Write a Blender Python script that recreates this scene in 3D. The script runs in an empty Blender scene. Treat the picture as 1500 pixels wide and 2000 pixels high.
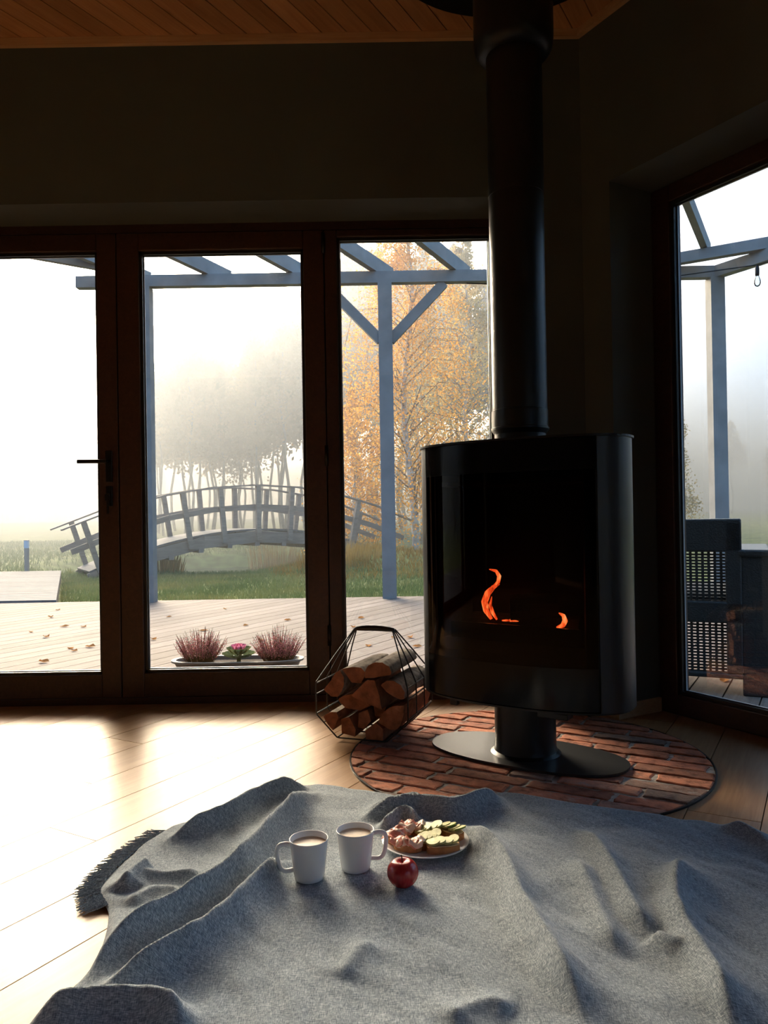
import bpy, math, random
import numpy as np
from mathutils import Vector, Matrix, noise
random.seed(7)
rng = np.random.default_rng(11)
sc = bpy.context.scene
COL = sc.collection
PI = math.pi

# ------------------------------------------------------------------ camera
F_PX, EYE, PITCH, ROLL = 1500.0, 0.82, 0.0060, 0.0165
_f = Vector((0, math.cos(PITCH), math.sin(PITCH))); _r0 = Vector((1, 0, 0)); _u0 = _r0.cross(_f)
_r = _r0 * math.cos(ROLL) - _u0 * math.sin(ROLL); _u = _r0 * math.sin(ROLL) + _u0 * math.cos(ROLL)
cam_d = bpy.data.cameras.new('camera'); cam = bpy.data.objects.new('camera', cam_d); COL.objects.link(cam)
cam_d.sensor_fit = 'HORIZONTAL'; cam_d.sensor_width = 36.0; cam_d.lens = 36.0 * F_PX / 1500.0
cam_d.clip_start = 0.05; cam_d.clip_end = 600
mw = Matrix((( _r.x, _u.x, -_f.x, 0), (_r.y, _u.y, -_f.y, 0), (_r.z, _u.z, -_f.z, EYE), (0, 0, 0, 1)))
cam.matrix_world = mw
sc.camera = cam

# ------------------------------------------------------------------ sky, sun, exposure
SUN_AZ, SUN_EL = math.radians(-22), math.radians(18)
SUN_DIR = Vector((math.sin(SUN_AZ) * math.cos(SUN_EL), math.cos(SUN_AZ) * math.cos(SUN_EL), math.sin(SUN_EL)))
SKY_STRENGTH, SUN_STRENGTH, FOG_DENSITY, EXPOSURE = 1.5, 2.9, 0.031, 2.05
FOG_DIM = .75  # share of black absorption added to the fog to dim its brightness
w = bpy.data.worlds.new('world'); sc.world = w; w.use_nodes = True
nt = w.node_tree; nt.nodes.clear()
def N(nt, t, **k):
    n = nt.nodes.new(t)
    for a, v in k.items():
        if a.startswith('i_'):
            n.inputs[a[2:].replace('_', ' ')].default_value = v
        else:
            setattr(n, a, v)
    return n
wo = N(nt, 'ShaderNodeOutputWorld'); bg = N(nt, 'ShaderNodeBackground'); bg.inputs['Strength'].default_value = SKY_STRENGTH
tc = N(nt, 'ShaderNodeTexCoord')
dp = N(nt, 'ShaderNodeVectorMath', operation='DOT_PRODUCT'); dp.inputs[1].default_value = SUN_DIR
mr = N(nt, 'ShaderNodeMapRange'); mr.inputs['From Min'].default_value = -0.2; mr.inputs['From Max'].default_value = 1.0
pw = N(nt, 'ShaderNodeMath', operation='POWER'); pw.inputs[1].default_value = 13.0
mx = N(nt, 'ShaderNodeMix', data_type='RGBA'); mx.inputs[6].default_value = (0.118, 0.232, 0.40, 1); mx.inputs[7].default_value = (11.5, 9.5, 7.1, 1)
L = nt.links.new
L(tc.outputs['Generated'], dp.inputs[0]); L(dp.outputs['Value'], mr.inputs['Value']); L(mr.outputs['Result'], pw.inputs[0])
L(pw.outputs[0], mx.inputs[0]); L(mx.outputs[2], bg.inputs['Color']); L(bg.outputs[0], wo.inputs['Surface'])
sd = bpy.data.lights.new('sun', 'SUN'); so = bpy.data.objects.new('sun', sd); COL.objects.link(so)
sd.energy = SUN_STRENGTH; sd.angle = math.radians(22); sd.color = (1.0, 0.80, 0.58)
so.rotation_euler = (-SUN_DIR).to_track_quat('-Z', 'Y').to_euler(); so.location = (-8, 14, 9)
sc.view_settings.view_transform = 'Standard'; sc.view_settings.look = 'None'
sc.view_settings.gamma = 1.0; sc.view_settings.use_curve_mapping = False; sc.view_settings.exposure = EXPOSURE
cy = sc.cycles
cy.max_bounces = 8; cy.diffuse_bounces = 4; cy.glossy_bounces = 4; cy.transmission_bounces = 4
cy.transparent_max_bounces = 24; cy.volume_bounces = 1; cy.caustics_reflective = False; cy.caustics_refractive = False
cy.sample_clamp_indirect = 6.0; cy.use_denoising = True; cy.use_adaptive_sampling = True; cy.adaptive_threshold = .015

# ------------------------------------------------------------------ helpers
B = Vector((0.5, math.sqrt(3) / 2, 0)); PB = Vector((math.sqrt(3) / 2, -0.5, 0)); UP = Vector((0, 0, 1))
def vec(*a): return Vector(a[0]) if len(a) == 1 else Vector(a)

class MB:
    def __init__(s): s.v = []; s.f = []
    def add(s, vs, fs):
        o = len(s.v); s.v += [tuple(p) for p in vs]; s.f += [tuple(i + o for i in f) for f in fs]; return s
    def box(s, c, sz, ax=(1, 0, 0), ay=None, taper=1.0):
        ax = Vector(ax).normalized(); ay = Vector(ay).normalized() if ay is not None else UP.cross(ax).normalized()
        az = ax.cross(ay); c = Vector(c); hx, hy, hz = (q / 2 for q in sz); vs = []
        for k in (-1, 1):
            t = taper if k > 0 else 1
            for i, j in ((-1, -1), (1, -1), (1, 1), (-1, 1)): vs.append(c + ax * hx * i * t + ay * hy * j * t + az * hz * k)
        return s.add(vs, [(3, 2, 1, 0), (4, 5, 6, 7), (0, 1, 5, 4), (1, 2, 6, 5), (2, 3, 7, 6), (3, 0, 4, 7)])
    def bar(s, a, b, wd, ht, up=UP):                      # a beam of rectangular section from a to b
        a = Vector(a); b = Vector(b); ax = (b - a).normalized(); ay = up.cross(ax).normalized()
        return s.box((a + b) / 2, ((b - a).length, wd, ht), ax, ay)
    def prism(s, poly, z0, z1):
        n = len(poly); A = sum(poly[i][0] * poly[(i + 1) % n][1] - poly[(i + 1) % n][0] * poly[i][1] for i in range(n))
        if A < 0: poly = poly[::-1]
        vs = [(p[0], p[1], z0) for p in poly] + [(p[0], p[1], z1) for p in poly]
        return s.add(vs, [tuple(range(n))[::-1], tuple(range(n, 2 * n))] + [(i, (i + 1) % n, n + (i + 1) % n, n + i) for i in range(n)])
    def tube(s, pts, r, seg=6, cap=True):
        pts = [Vector(p) for p in pts]; n = len(pts); rr = r if hasattr(r, '__len__') else [r] * n
        t0 = (pts[1] - pts[0]).normalized(); ref = Vector((0, 0, 1)) if abs(t0.z) < .9 else Vector((1, 0, 0))
        nx = t0.cross(ref).normalized(); vs = []; fs = []
        for i in range(n):
            t = (pts[min(i + 1, n - 1)] - pts[max(i - 1, 0)]).normalized()
            nx = (nx - t * nx.dot(t)).normalized(); ny = t.cross(nx)
            for k in range(seg):
                a = 2 * PI * k / seg; vs.append(pts[i] + (nx * math.cos(a) + ny * math.sin(a)) * rr[i])
        for i in range(n - 1):
            for k in range(seg): fs.append((i * seg + k, i * seg + (k + 1) % seg, (i + 1) * seg + (k + 1) % seg, (i + 1) * seg + k))
        if cap: fs += [tuple(range(seg))[::-1], tuple(range((n - 1) * seg, n * seg))]
        return s.add(vs, fs)
    def lathe(s, prof, c=(0, 0, 0), seg=32, sx=1.0, sy=1.0, rot=0.0, close=True):
        c = Vector(c); vs = []; fs = []; n = len(prof)
        for r, z in prof:
            for k in range(seg):
                a = 2 * PI * k / seg; x, y = r * sx * math.cos(a), r * sy * math.sin(a)
                vs.append((c.x + x * math.cos(rot) - y * math.sin(rot), c.y + x * math.sin(rot) + y * math.cos(rot), c.z + z))
        for i in range(n - 1):
            for k in range(seg): fs.append((i * seg + k, i * seg + (k + 1) % seg, (i + 1) * seg + (k + 1) % seg, (i + 1) * seg + k))
        if close: fs += [tuple(range(seg))[::-1], tuple(range((n - 1) * seg, n * seg))]
        return s.add(vs, fs)
    def build(s, name, mat, parent=None, smooth=False, label=None, cat=None, group=None, kind=None, base=None, bevel=0, auto=None):
        off = Vector((0, 0, 0)); p = parent
        while p is not None: off += p.location; p = p.parent
        if base is not None: loc = Vector(base); off = off + loc if parent else loc
        me = bpy.data.meshes.new(name)
        vs = [(v[0] - off.x, v[1] - off.y, v[2] - off.z) for v in s.v]
        me.from_pydata(vs, [], s.f); me.update()
        if smooth: me.polygons.foreach_set('use_smooth', [True] * len(me.polygons))
        o = bpy.data.objects.new(name, me); COL.objects.link(o)
        if base is not None: o.location = Vector(base)
        if mat is not None: me.materials.append(mat)
        o.parent = parent
        if bevel:
            m = o.modifiers.new('bevel', 'BEVEL'); m.width = bevel; m.segments = 2; m.limit_method = 'ANGLE'
        if auto is not None:
            try: me.set_sharp_from_angle(angle=math.radians(auto))
            except Exception: pass
        tag(o, label, cat, group, kind); return o
def tag(o, label=None, cat=None, group=None, kind=None):
    if label: o['label'] = label
    if cat: o['category'] = cat
    if group: o['group'] = group
    if kind: o['kind'] = kind
    return o
def empty(name, loc, label=None, cat=None, group=None, kind=None):
    o = bpy.data.objects.new(name, None); COL.objects.link(o); o.location = Vector(loc); o.empty_display_size = .1
    return tag(o, label, cat, group, kind)
def copy_tree(o, parent=None):
    c = o.copy(); COL.objects.link(c); c.parent = parent
    for ch in [q for q in o.children]: copy_tree(ch, c)
    return c
def clip(poly, p, n):                                   # keep the side of the line where (q-p).n <= 0
    out = []
    for i in range(len(poly)):
        a, b = poly[i], poly[(i + 1) % len(poly)]
        da = (a[0] - p[0]) * n[0] + (a[1] - p[1]) * n[1]; db = (b[0] - p[0]) * n[0] + (b[1] - p[1]) * n[1]
        if da <= 0: out.append(a)
        if (da < 0 < db) or (db < 0 < da):
            t = da / (da - db); out.append((a[0] + (b[0] - a[0]) * t, a[1] + (b[1] - a[1]) * t))
    return out
def clip_convex(poly, conv):
    n = len(conv); A = sum(conv[i][0] * conv[(i + 1) % n][1] - conv[(i + 1) % n][0] * conv[i][1] for i in range(n))
    if A < 0: conv = conv[::-1]
    for i in range(n):
        a, b = conv[i], conv[(i + 1) % n]
        poly = clip(poly, a, (b[1] - a[1], -(b[0] - a[0])))
        if len(poly) < 3: return []
    return poly
def area(poly):
    n = len(poly); return abs(sum(poly[i][0] * poly[(i + 1) % n][1] - poly[(i + 1) % n][0] * poly[i][1] for i in range(n))) / 2
def strip(o0, o1, b0, b1):                              # rectangle in (across PB, along B) coordinates
    return [tuple((PB * o + B * b).xy) for o, b in ((o0, b0), (o1, b0), (o1, b1), (o0, b1))]

# ------------------------------------------------------------------ materials
def mat(name):
    m = bpy.data.materials.new(name); m.use_nodes = True; m.node_tree.nodes.clear(); return m
def pbsdf(nt, rough=.5, spec=.5, metal=0, coat=0):
    b = N(nt, 'ShaderNodeBsdfPrincipled'); b.inputs['Roughness'].default_value = rough
    b.inputs['Specular IOR Level'].default_value = spec; b.inputs['Metallic'].default_value = metal; b.inputs['Coat Weight'].default_value = coat
    o = N(nt, 'ShaderNodeOutputMaterial'); nt.links.new(b.outputs[0], o.inputs['Surface']); return b, o
def ramp(nt, stops):
    r = N(nt, 'ShaderNodeValToRGB'); e = r.color_ramp.elements
    while len(e) > 1: e.remove(e[-1])
    e[0].position = stops[0][0]; e[0].color = (*stops[0][1], 1)
    for p, c in stops[1:]: q = e.new(p); q.color = (*c, 1)
    return r
def plain(name, col, rough=.5, spec=.5, metal=0, var=0.0, scale=8, bump=0, bscale=60, coat=0):
    m = mat(name); t = m.node_tree; b, o = pbsdf(t, rough, spec, metal, coat)
    if var or bump:
        c = N(t, 'ShaderNodeTexCoord')
    if var:
        n = N(t, 'ShaderNodeTexNoise'); n.inputs['Scale'].default_value = scale; n.inputs['Detail'].default_value = 5
        lo = tuple(q * (1 - var) for q in col); hi = tuple(min(1, q * (1 + var)) for q in col)
        r = ramp(t, [(.3, lo), (.7, hi)]); t.links.new(c.outputs['Object'], n.inputs['Vector']); t.links.new(n.outputs['Fac'], r.inputs[0]); t.links.new(r.outputs[0], b.inputs['Base Color'])
    else: b.inputs['Base Color'].default_value = (*col, 1)
    if bump:
        n2 = N(t, 'ShaderNodeTexNoise'); n2.inputs['Scale'].default_value = bscale; n2.inputs['Detail'].default_value = 4
        bp = N(t, 'ShaderNodeBump'); bp.inputs['Strength'].default_value = bump; bp.inputs['Distance'].default_value = .01
        t.links.new(c.outputs['Object'], n2.inputs['Vector']); t.links.new(n2.outputs['Fac'], bp.inputs['Height']); t.links.new(bp.outputs[0], b.inputs['Normal'])
    return m
def wood(name, lo, mid, hi, rough=.4, spec=.5, ang=60, grain=14, fine=60, knots=False, bump=.15, rnd=.25, coat=0, across='y'):
    """Boards: grain runs along the direction `ang` degrees from +X; each object shifts and tints its own grain."""
    m = mat(name); t = m.node_tree; b, o = pbsdf(t, rough, spec, 0, coat); k = t.links.new
    c = N(t, 'ShaderNodeTexCoord'); oi = N(t, 'ShaderNodeObjectInfo')
    mp = N(t, 'ShaderNodeMapping'); mp.inputs['Rotation'].default_value = (0, 0, -math.radians(ang))
    k(c.outputs['Object'], mp.inputs['Vector'])
    ad = N(t, 'ShaderNodeVectorMath', operation='MULTIPLY_ADD'); ad.inputs[1].default_value = (1, 1, 1)
    cb = N(t, 'ShaderNodeCombineXYZ'); m1 = N(t, 'ShaderNodeMath', operation='MULTIPLY'); m1.inputs[1].default_value = 37.0
    k(oi.outputs['Random'], m1.inputs[0]); k(m1.outputs[0], cb.inputs[0]); k(m1.outputs[0], cb.inputs[1]); k(m1.outputs[0], cb.inputs[2])
    k(mp.outputs[0], ad.inputs[0]); k(cb.outputs[0], ad.inputs[2])
    s1 = N(t, 'ShaderNodeMapping'); s1.inputs['Scale'].default_value = (1.0, grain, grain); k(ad.outputs[0], s1.inputs['Vector'])
    n1 = N(t, 'ShaderNodeTexNoise'); n1.inputs['Scale'].default_value = 1.6; n1.inputs['Detail'].default_value = 5; n1.inputs['Distortion'].default_value = 1.2; k(s1.outputs[0], n1.inputs['Vector'])
    s2 = N(t, 'ShaderNodeMapping'); s2.inputs['Scale'].default_value = (2.5, fine, fine); k(ad.outputs[0], s2.inputs['Vector'])
    n2 = N(t, 'ShaderNodeTexNoise'); n2.inputs['Scale'].default_value = 3.0; n2.inputs['Detail'].default_value = 3; k(s2.outputs[0], n2.inputs['Vector'])
    mxf = N(t, 'ShaderNodeMix', data_type='FLOAT'); mxf.inputs[0].default_value = .4; k(n1.outputs['Fac'], mxf.inputs[2]); k(n2.outputs['Fac'], mxf.inputs[3])
    r = ramp(t, [(.30, lo), (.5, mid), (.72, hi)]); k(mxf.outputs[0], r.inputs[0])
    hv = N(t, 'ShaderNodeHueSaturation'); k(r.outputs[0], hv.inputs['Color'])
    mv = N(t, 'ShaderNodeMapRange'); mv.inputs['To Min'].default_value = 1 - rnd; mv.inputs['To Max'].default_value = 1 + rnd; k(oi.outputs['Random'], mv.inputs['Value']); k(mv.outputs[0], hv.inputs['Value'])
    col = hv.outputs[0]
    if knots:
        s3 = N(t, 'ShaderNodeMapping'); s3.inputs['Scale'].default_value = (2.2, 6.0, 6.0); k(ad.outputs[0], s3.inputs['Vector'])
        vo = N(t, 'ShaderNodeTexVoronoi'); vo.inputs['Scale'].default_value = 1.0; k(s3.outputs[0], vo.inputs['Vector'])
        kr = ramp(t, [(0.0, (0.10, .05, .025)), (.045, (.35, .25, .2)), (.10, (1, 1, 1))]); k(vo.outputs['Distance'], kr.inputs[0])
        mm = N(t, 'ShaderNodeMix', data_type='RGBA', blend_type='MULTIPLY'); mm.inputs[0].default_value = 1.0; k(col, mm.inputs[6]); k(kr.outputs[0], mm.inputs[7]); col = mm.outputs[2]
    k(col, b.inputs['Base Color'])
    bp = N(t, 'ShaderNodeBump'); bp.inputs['Strength'].default_value = bump; bp.inputs['Distance'].default_value = .004; k(n2.outputs['Fac'], bp.inputs['Height']); k(bp.outputs[0], b.inputs['Normal'])
    return m
def leafmat(name, cols, scale=9, trans=.45, rough=.6):
    m = mat(name); t = m.node_tree; k = t.links.new
    o = N(t, 'ShaderNodeOutputMaterial'); c = N(t, 'ShaderNodeTexCoord'); n = N(t, 'ShaderNodeTexNoise'); n.inputs['Scale'].default_value = scale; n.inputs['Detail'].default_value = 3
    r = ramp(t, [(.28 + .44 * i / max(1, len(cols) - 1), q) for i, q in enumerate(cols)])
    k(c.outputs['Object'], n.inputs['Vector']); k(n.outputs['Fac'], r.inputs[0])
    d = N(t, 'ShaderNodeBsdfDiffuse'); tr = N(t, 'ShaderNodeBsdfTranslucent'); mxs = N(t, 'ShaderNodeMixShader'); mxs.inputs[0].default_value = trans
    k(r.outputs[0], d.inputs[0]); k(r.outputs[0], tr.inputs[0]); k(d.outputs[0], mxs.inputs[1]); k(tr.outputs[0], mxs.inputs[2]); k(mxs.outputs[0], o.inputs['Surface'])
    return m
def panemat(name, tint=(1, 1, 1), ior=1.45, rough=0.0):
    m = mat(name); t = m.node_tree; k = t.links.new; o = N(t, 'ShaderNodeOutputMaterial')
    tr = N(t, 'ShaderNodeBsdfTransparent'); tr.inputs[0].default_value = (*tint, 1); gl = N(t, 'ShaderNodeBsdfGlossy'); gl.inputs['Roughness'].default_value = rough
    fr = N(t, 'ShaderNodeFresnel'); fr.inputs[0].default_value = ior; mxs = N(t, 'ShaderNodeMixShader')
    k(fr.outputs[0], mxs.inputs[0]); k(tr.outputs[0], mxs.inputs[1]); k(gl.outputs[0], mxs.inputs[2]); k(mxs.outputs[0], o.inputs['Surface']); return m

M = {}
M['floor'] = wood('oak_floor', (.31, .155, .062), (.41, .225, .098), (.50, .30, .145), rough=.40, spec=.24, grain=10, fine=55, rnd=.10, bump=.05)
M['gap'] = plain('floor_gap', (.02, .012, .008), .9)
M['ceil'] = wood('pine_ceiling', (.36, .17, .07), (.46, .24, .11), (.55, .31, .15), rough=.55, grain=9, fine=40, knots=True, rnd=.22)
M['pine'] = wood('pine_trim', (.42, .24, .12), (.52, .32, .17), (.6, .4, .23), rough=.5, ang=0, grain=12, rnd=.05)
M['wall'] = plain('wall_paint', (.092, .102, .094), .85, .2, var=.06, scale=3, bump=.05, bscale=250)
M['frame'] = wood('frame_wood', (.028, .010, .006), (.045, .017, .010), (.065, .026, .015), rough=.42, ang=90, grain=25, rnd=.1, bump=.1)
M['gasket'] = plain('gasket', (.012, .013, .014), .4)
M['bead'] = plain('glazing_bead', (.28, .29, .30), .35, .5)
M['pane'] = panemat('window_glass', (.97, .985, .98))
M['black'] = plain('black_steel', (.006, .0065, .0075), .38, .35, bump=.02, bscale=400)
M['blackgloss'] = plain('black_enamel_glass', (.003, .003, .004), .16, .18)
M['satin'] = plain('satin_steel', (.020, .022, .025), .34, .5, metal=.0, bump=.02, bscale=500)
M['hdl'] = plain('handle_metal', (.03, .03, .032), .3, .5, metal=.8)
M['chrome'] = plain('key_metal', (.5, .5, .5), .25, .5, metal=1)
M['stoveglass'] = panemat('stove_glass', (.42, .36, .34), 1.22)
M['firebox'] = plain('firebox_lining', (.02, .014, .011), .9, var=.3)
M['char'] = plain('charred_wood', (.012, .010, .009), .9, var=.4, scale=20, bump=.6, bscale=40)
M['mortar'] = plain('lime_mortar', (.40, .375, .345), .95, var=.35, scale=14, bump=.9, bscale=45)
M['wire'] = plain('black_wire', (.014, .013, .013), .4, .5)
M['ceramic'] = plain('white_ceramic', (.78, .79, .80), .22, .5)
M['coffee'] = plain('milky_coffee', (.62, .46, .33), .35, .4, var=.12, scale=60)
M['stem'] = plain('apple_stem', (.05, .03, .015), .7)
M['crust'] = plain('bread_crust', (.50, .22, .08), .8, var=.3, scale=40, bump=.4, bscale=120)
M['ham'] = plain('cured_ham', (.72, .25, .17), .45, .5, var=.4, scale=45, bump=.3, bscale=80)
M['hamfat'] = plain('ham_fat', (.82, .58, .45), .4, .5, var=.2, scale=50)
M['avoc'] = plain('avocado_flesh', (.62, .60, .24), .5, .4, var=.22, scale=35, bump=.2, bscale=90)
M['avocskin'] = plain('avocado_edge', (.22, .30, .06), .5, .4)
M['deck'] = wood('deck_larch', (.108, .082, .068), (.158, .124, .105), (.218, .178, .155), rough=.75, spec=.12, grain=16, fine=70, rnd=.18, bump=.35)
M['deckgap'] = plain('deck_shadow_gap', (.05, .045, .04), .95)
M['path'] = wood('frosted_boards', (.105, .103, .102), (.148, .145, .143), (.20, .196, .194), rough=.8, spec=.12, ang=-23, grain=14, rnd=.12)
M['pergola'] = plain('painted_timber', (.225, .228, .230), .7, .3, var=.14, scale=5, bump=.15, bscale=30)
M['bridge'] = wood('weathered_timber', (.15, .12, .10), (.215, .178, .155), (.28, .24, .215), rough=.8, ang=30, grain=10, rnd=.12)
M['soilgrass'] = plain('meadow_ground', (.13, .145, .05), .95, .1, var=.45, scale=2.5, bump=.5, bscale=25)
M['grass'] = leafmat('lawn_grass', [(.075, .115, .05), (.13, .17, .075), (.21, .205, .09)], 1.2, .3)
M['drygrass'] = leafmat('dry_grass', [(.16, .105, .035), (.24, .165, .055), (.30, .22, .09)], 2.2, .3)
M['birchbark'] = plain('birch_bark', (.50, .47, .43), .85, .2, var=.55, scale=7, bump=.3, bscale=20)
M['twig'] = plain('twig_bark', (.16, .11, .08), .9, .1)
M['gold'] = leafmat('golden_leaves', [(.40, .16, .025), (.68, .33, .05), (.80, .48, .10)], 3.5, .55)
M['paleleaf'] = leafmat('pale_leaves', [(.30, .22, .08), (.48, .36, .14), (.55, .45, .22)], 1.5, .5)
M['fleaf'] = leafmat('forest_leaves', [(.17, .125, .06), (.29, .205, .09), (.40, .26, .11)], .5, .4)
M['ftrunk'] = plain('forest_bark', (.19, .165, .14), .9, .1, var=.5, scale=2)
M['rattan'] = plain('dark_rattan', (.020, .026, .029), .45, .5, bump=.4, bscale=140)
M['heath'] = leafmat('heather_flowers', [(.34, .10, .12), (.55, .21, .22), (.50, .30, .22)], 30, .35)
M['heathgreen'] = leafmat('heather_stems', [(.10, .10, .05), (.20, .14, .07)], 25, .3)
M['kale_g'] = leafmat('kale_green', [(.10, .13, .06), (.20, .24, .11)], 30, .3)
M['kale_p'] = leafmat('kale_pink', [(.50, .12, .25), (.68, .26, .38)], 30, .35)
M['tray'] = plain('planter_tray', (.17, .165, .14), .6, var=.2, scale=9)
M['soil'] = plain('potting_soil', (.035, .022, .015), .95, var=.5, scale=40, bump=.8, bscale=60)
M['leafdry'] = leafmat('fallen_leaf', [(.30, .13, .05), (.50, .26, .10)], 12, .3)
M['bollard'] = plain('bollard_steel', (.22, .23, .24), .5, .5)
M['bollardtop'] = plain('bollard_diffuser', (.42, .58, .78), .4, .5)
M['bulb'] = panemat('bulb_glass', (.9, .93, .95), 1.45)
M['water'] = plain('pond_water', (.035, .035, .028), .06, .6, bump=.05, bscale=3)

def brickmat():
    m = mat('old_brick'); t = m.node_tree; k = t.links.new; b, o = pbsdf(t, .88, .25)
    oi = N(t, 'ShaderNodeObjectInfo'); c = N(t, 'ShaderNodeTexCoord')
    r = ramp(t, [(0, (.27, .115, .075)), (.18, (.50, .19, .11)), (.42, (.60, .24, .14)), (.62, (.44, .17, .115)), (.78, (.64, .31, .21)), (.90, (.30, .20, .165)), (1, (.22, .165, .14))]); k(oi.outputs['Random'], r.inputs[0])
    n = N(t, 'ShaderNodeTexNoise'); n.inputs['Scale'].default_value = 22; n.inputs['Detail'].default_value = 7; n.inputs['Roughness'].default_value = .65; k(c.outputs['Object'], n.inputs['Vector'])
    rr = ramp(t, [(.30, (.28, .24, .24)), (.47, (.9, .9, .9)), (.62, (1.15, 1.1, 1.05))]); k(n.outputs['Fac'], rr.inputs[0])
    mm = N(t, 'ShaderNodeMix', data_type='RGBA', blend_type='MULTIPLY'); mm.inputs[0].default_value = 1; k(r.outputs[0], mm.inputs[6]); k(rr.outputs[0], mm.inputs[7])
    n2 = N(t, 'ShaderNodeTexNoise'); n2.inputs['Scale'].default_value = 9; n2.inputs['Detail'].default_value = 8; n2.inputs['Roughness'].default_value = .75; k(c.outputs['Object'], n2.inputs['Vector'])
    r2 = ramp(t, [(.58, (0, 0, 0)), (.70, (1, 1, 1))]); k(n2.outputs['Fac'], r2.inputs[0])
    m2 = N(t, 'ShaderNodeMix', data_type='RGBA'); k(r2.outputs[0], m2.inputs[0]); k(mm.outputs[2], m2.inputs[6]); m2.inputs[7].default_value = (.42, .37, .33, 1); k(m2.outputs[2], b.inputs['Base Color'])
    bp = N(t, 'ShaderNodeBump'); bp.inputs['Strength'].default_value = .9; bp.inputs['Distance'].default_value = .008; k(n.outputs['Fac'], bp.inputs['Height']); k(bp.outputs[0], b.inputs['Normal'])
    return m
M['brick'] = brickmat()
def barkmat():
    m = mat('log_bark'); t = m.node_tree; k = t.links.new; b, o = pbsdf(t, .9, .2); c = N(t, 'ShaderNodeTexCoord')
    n = N(t, 'ShaderNodeTexNoise'); n.inputs['Scale'].default_value = 28; n.inputs['Detail'].default_value = 8; n.inputs['Roughness'].default_value = .7; k(c.outputs['Object'], n.inputs['Vector'])
    r = ramp(t, [(.32, (.06, .045, .035)), (.48, (.26, .215, .175)), (.66, (.42, .37, .31))]); k(n.outputs['Fac'], r.inputs[0]); k(r.outputs[0], b.inputs['Base Color'])
    bp = N(t, 'ShaderNodeBump'); bp.inputs['Strength'].default_value = .8; bp.inputs['Distance'].default_value = .006; k(n.outputs['Fac'], bp.inputs['Height']); k(bp.outputs[0], b.inputs['Normal']); return m
M['bark'] = barkmat()
M['logend'] = plain('split_wood', (.27, .105, .05), .85, .2, var=.35, scale=30, bump=.4, bscale=90)
def applemat():
    m = mat('apple_skin'); t = m.node_tree; k = t.links.new; b, o = pbsdf(t, .25, .5); c = N(t, 'ShaderNodeTexCoord')
    s = N(t, 'ShaderNodeMapping'); s.inputs['Scale'].default_value = (40, 40, 12); k(c.outputs['Object'], s.inputs['Vector'])
    n = N(t, 'ShaderNodeTexNoise'); n.inputs['Scale'].default_value = 1.6; n.inputs['Detail'].default_value = 5; k(s.outputs[0], n.inputs['Vector'])
    r = ramp(t, [(.3, (.24, .010, .015)), (.55, (.42, .025, .028)), (.75, (.55, .10, .06))]); k(n.outputs['Fac'], r.inputs[0]); k(r.outputs[0], b.inputs['Base Color']); return m
M['apple'] = applemat()
def breadmat():
    return plain('bread_crumb', (.72, .52, .30), .9, .2, var=.2, scale=60, bump=.5, bscale=140)
M['bread'] = breadmat()
def blanketmat():
    m = mat('heather_wool'); t = m.node_tree; k = t.links.new; b, o = pbsdf(t, .95, .1)
    b.inputs['Sheen Weight'].default_value = .25; b.inputs['Sheen Roughness'].default_value = .4
    c = N(t, 'ShaderNodeTexCoord'); outs = []
    for sx, sy in ((110, 900), (900, 110)):
        s = N(t, 'ShaderNodeMapping'); s.inputs['Rotation'].default_value = (0, 0, .35); s.inputs['Scale'].default_value = (sx, sy, 120); k(c.outputs['Object'], s.inputs['Vector'])
        n = N(t, 'ShaderNodeTexNoise'); n.inputs['Scale'].default_value = 1.0; n.inputs['Detail'].default_value = 3; k(s.outputs[0], n.inputs['Vector']); outs.append(n)
    a = N(t, 'ShaderNodeMath', operation='ADD'); k(outs[0].outputs['Fac'], a.inputs[0]); k(outs[1].outputs['Fac'], a.inputs[1])
    h = N(t, 'ShaderNodeMath', operation='MULTIPLY'); h.inputs[1].default_value = .5; k(a.outputs[0], h.inputs[0])
    r = ramp(t, [(.36, (.120, .152, .186)), (.50, (.275, .328, .372)), (.63, (.56, .61, .65))]); k(h.outputs[0], r.inputs[0]); k(r.outputs[0], b.inputs['Base Color'])
    bp = N(t, 'ShaderNodeBump'); bp.inputs['Strength'].default_value = .5; bp.inputs['Distance'].default_value = .003; k(h.outputs[0], bp.inputs['Height']); k(bp.outputs[0], b.inputs['Normal']); return m
M['wool'] = blanketmat()
def flamemat():
    m = mat('flame'); t = m.node_tree; k = t.links.new; o = N(t, 'ShaderNodeOutputMaterial'); e = N(t, 'ShaderNodeEmission'); c = N(t, 'ShaderNodeTexCoord')
    s = N(t, 'ShaderNodeMapping'); s.inputs['Scale'].default_value = (60, 60, 14); k(c.outputs['Object'], s.inputs['Vector'])
    n = N(t, 'ShaderNodeTexNoise'); n.inputs['Scale'].default_value = 1.0; n.inputs['Detail'].default_value = 4; n.inputs['Distortion'].default_value = .8; k(s.outputs[0], n.inputs['Vector'])
    r = ramp(t, [(.32, (.16, .008, .002)), (.5, (.85, .085, .015)), (.62, (1.0, .26, .06)), (.75, (1.0, .55, .22))]); k(n.outputs['Fac'], r.inputs[0]); k(r.outputs[0], e.inputs[0])
    e.inputs[1].default_value = 1.5
    tr = N(t, 'ShaderNodeBsdfTransparent'); mxs = N(t, 'ShaderNodeMixShader'); r2 = ramp(t, [(.34, (0, 0, 0)), (.5, (1, 1, 1))]); k(n.outputs['Fac'], r2.inputs[0])
    k(r2.outputs[0], mxs.inputs[0]); k(tr.outputs[0], mxs.inputs[1]); k(e.outputs[0], mxs.inputs[2]); k(mxs.outputs[0], o.inputs['Surface']); return m
M['flame'] = flamemat()
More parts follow.
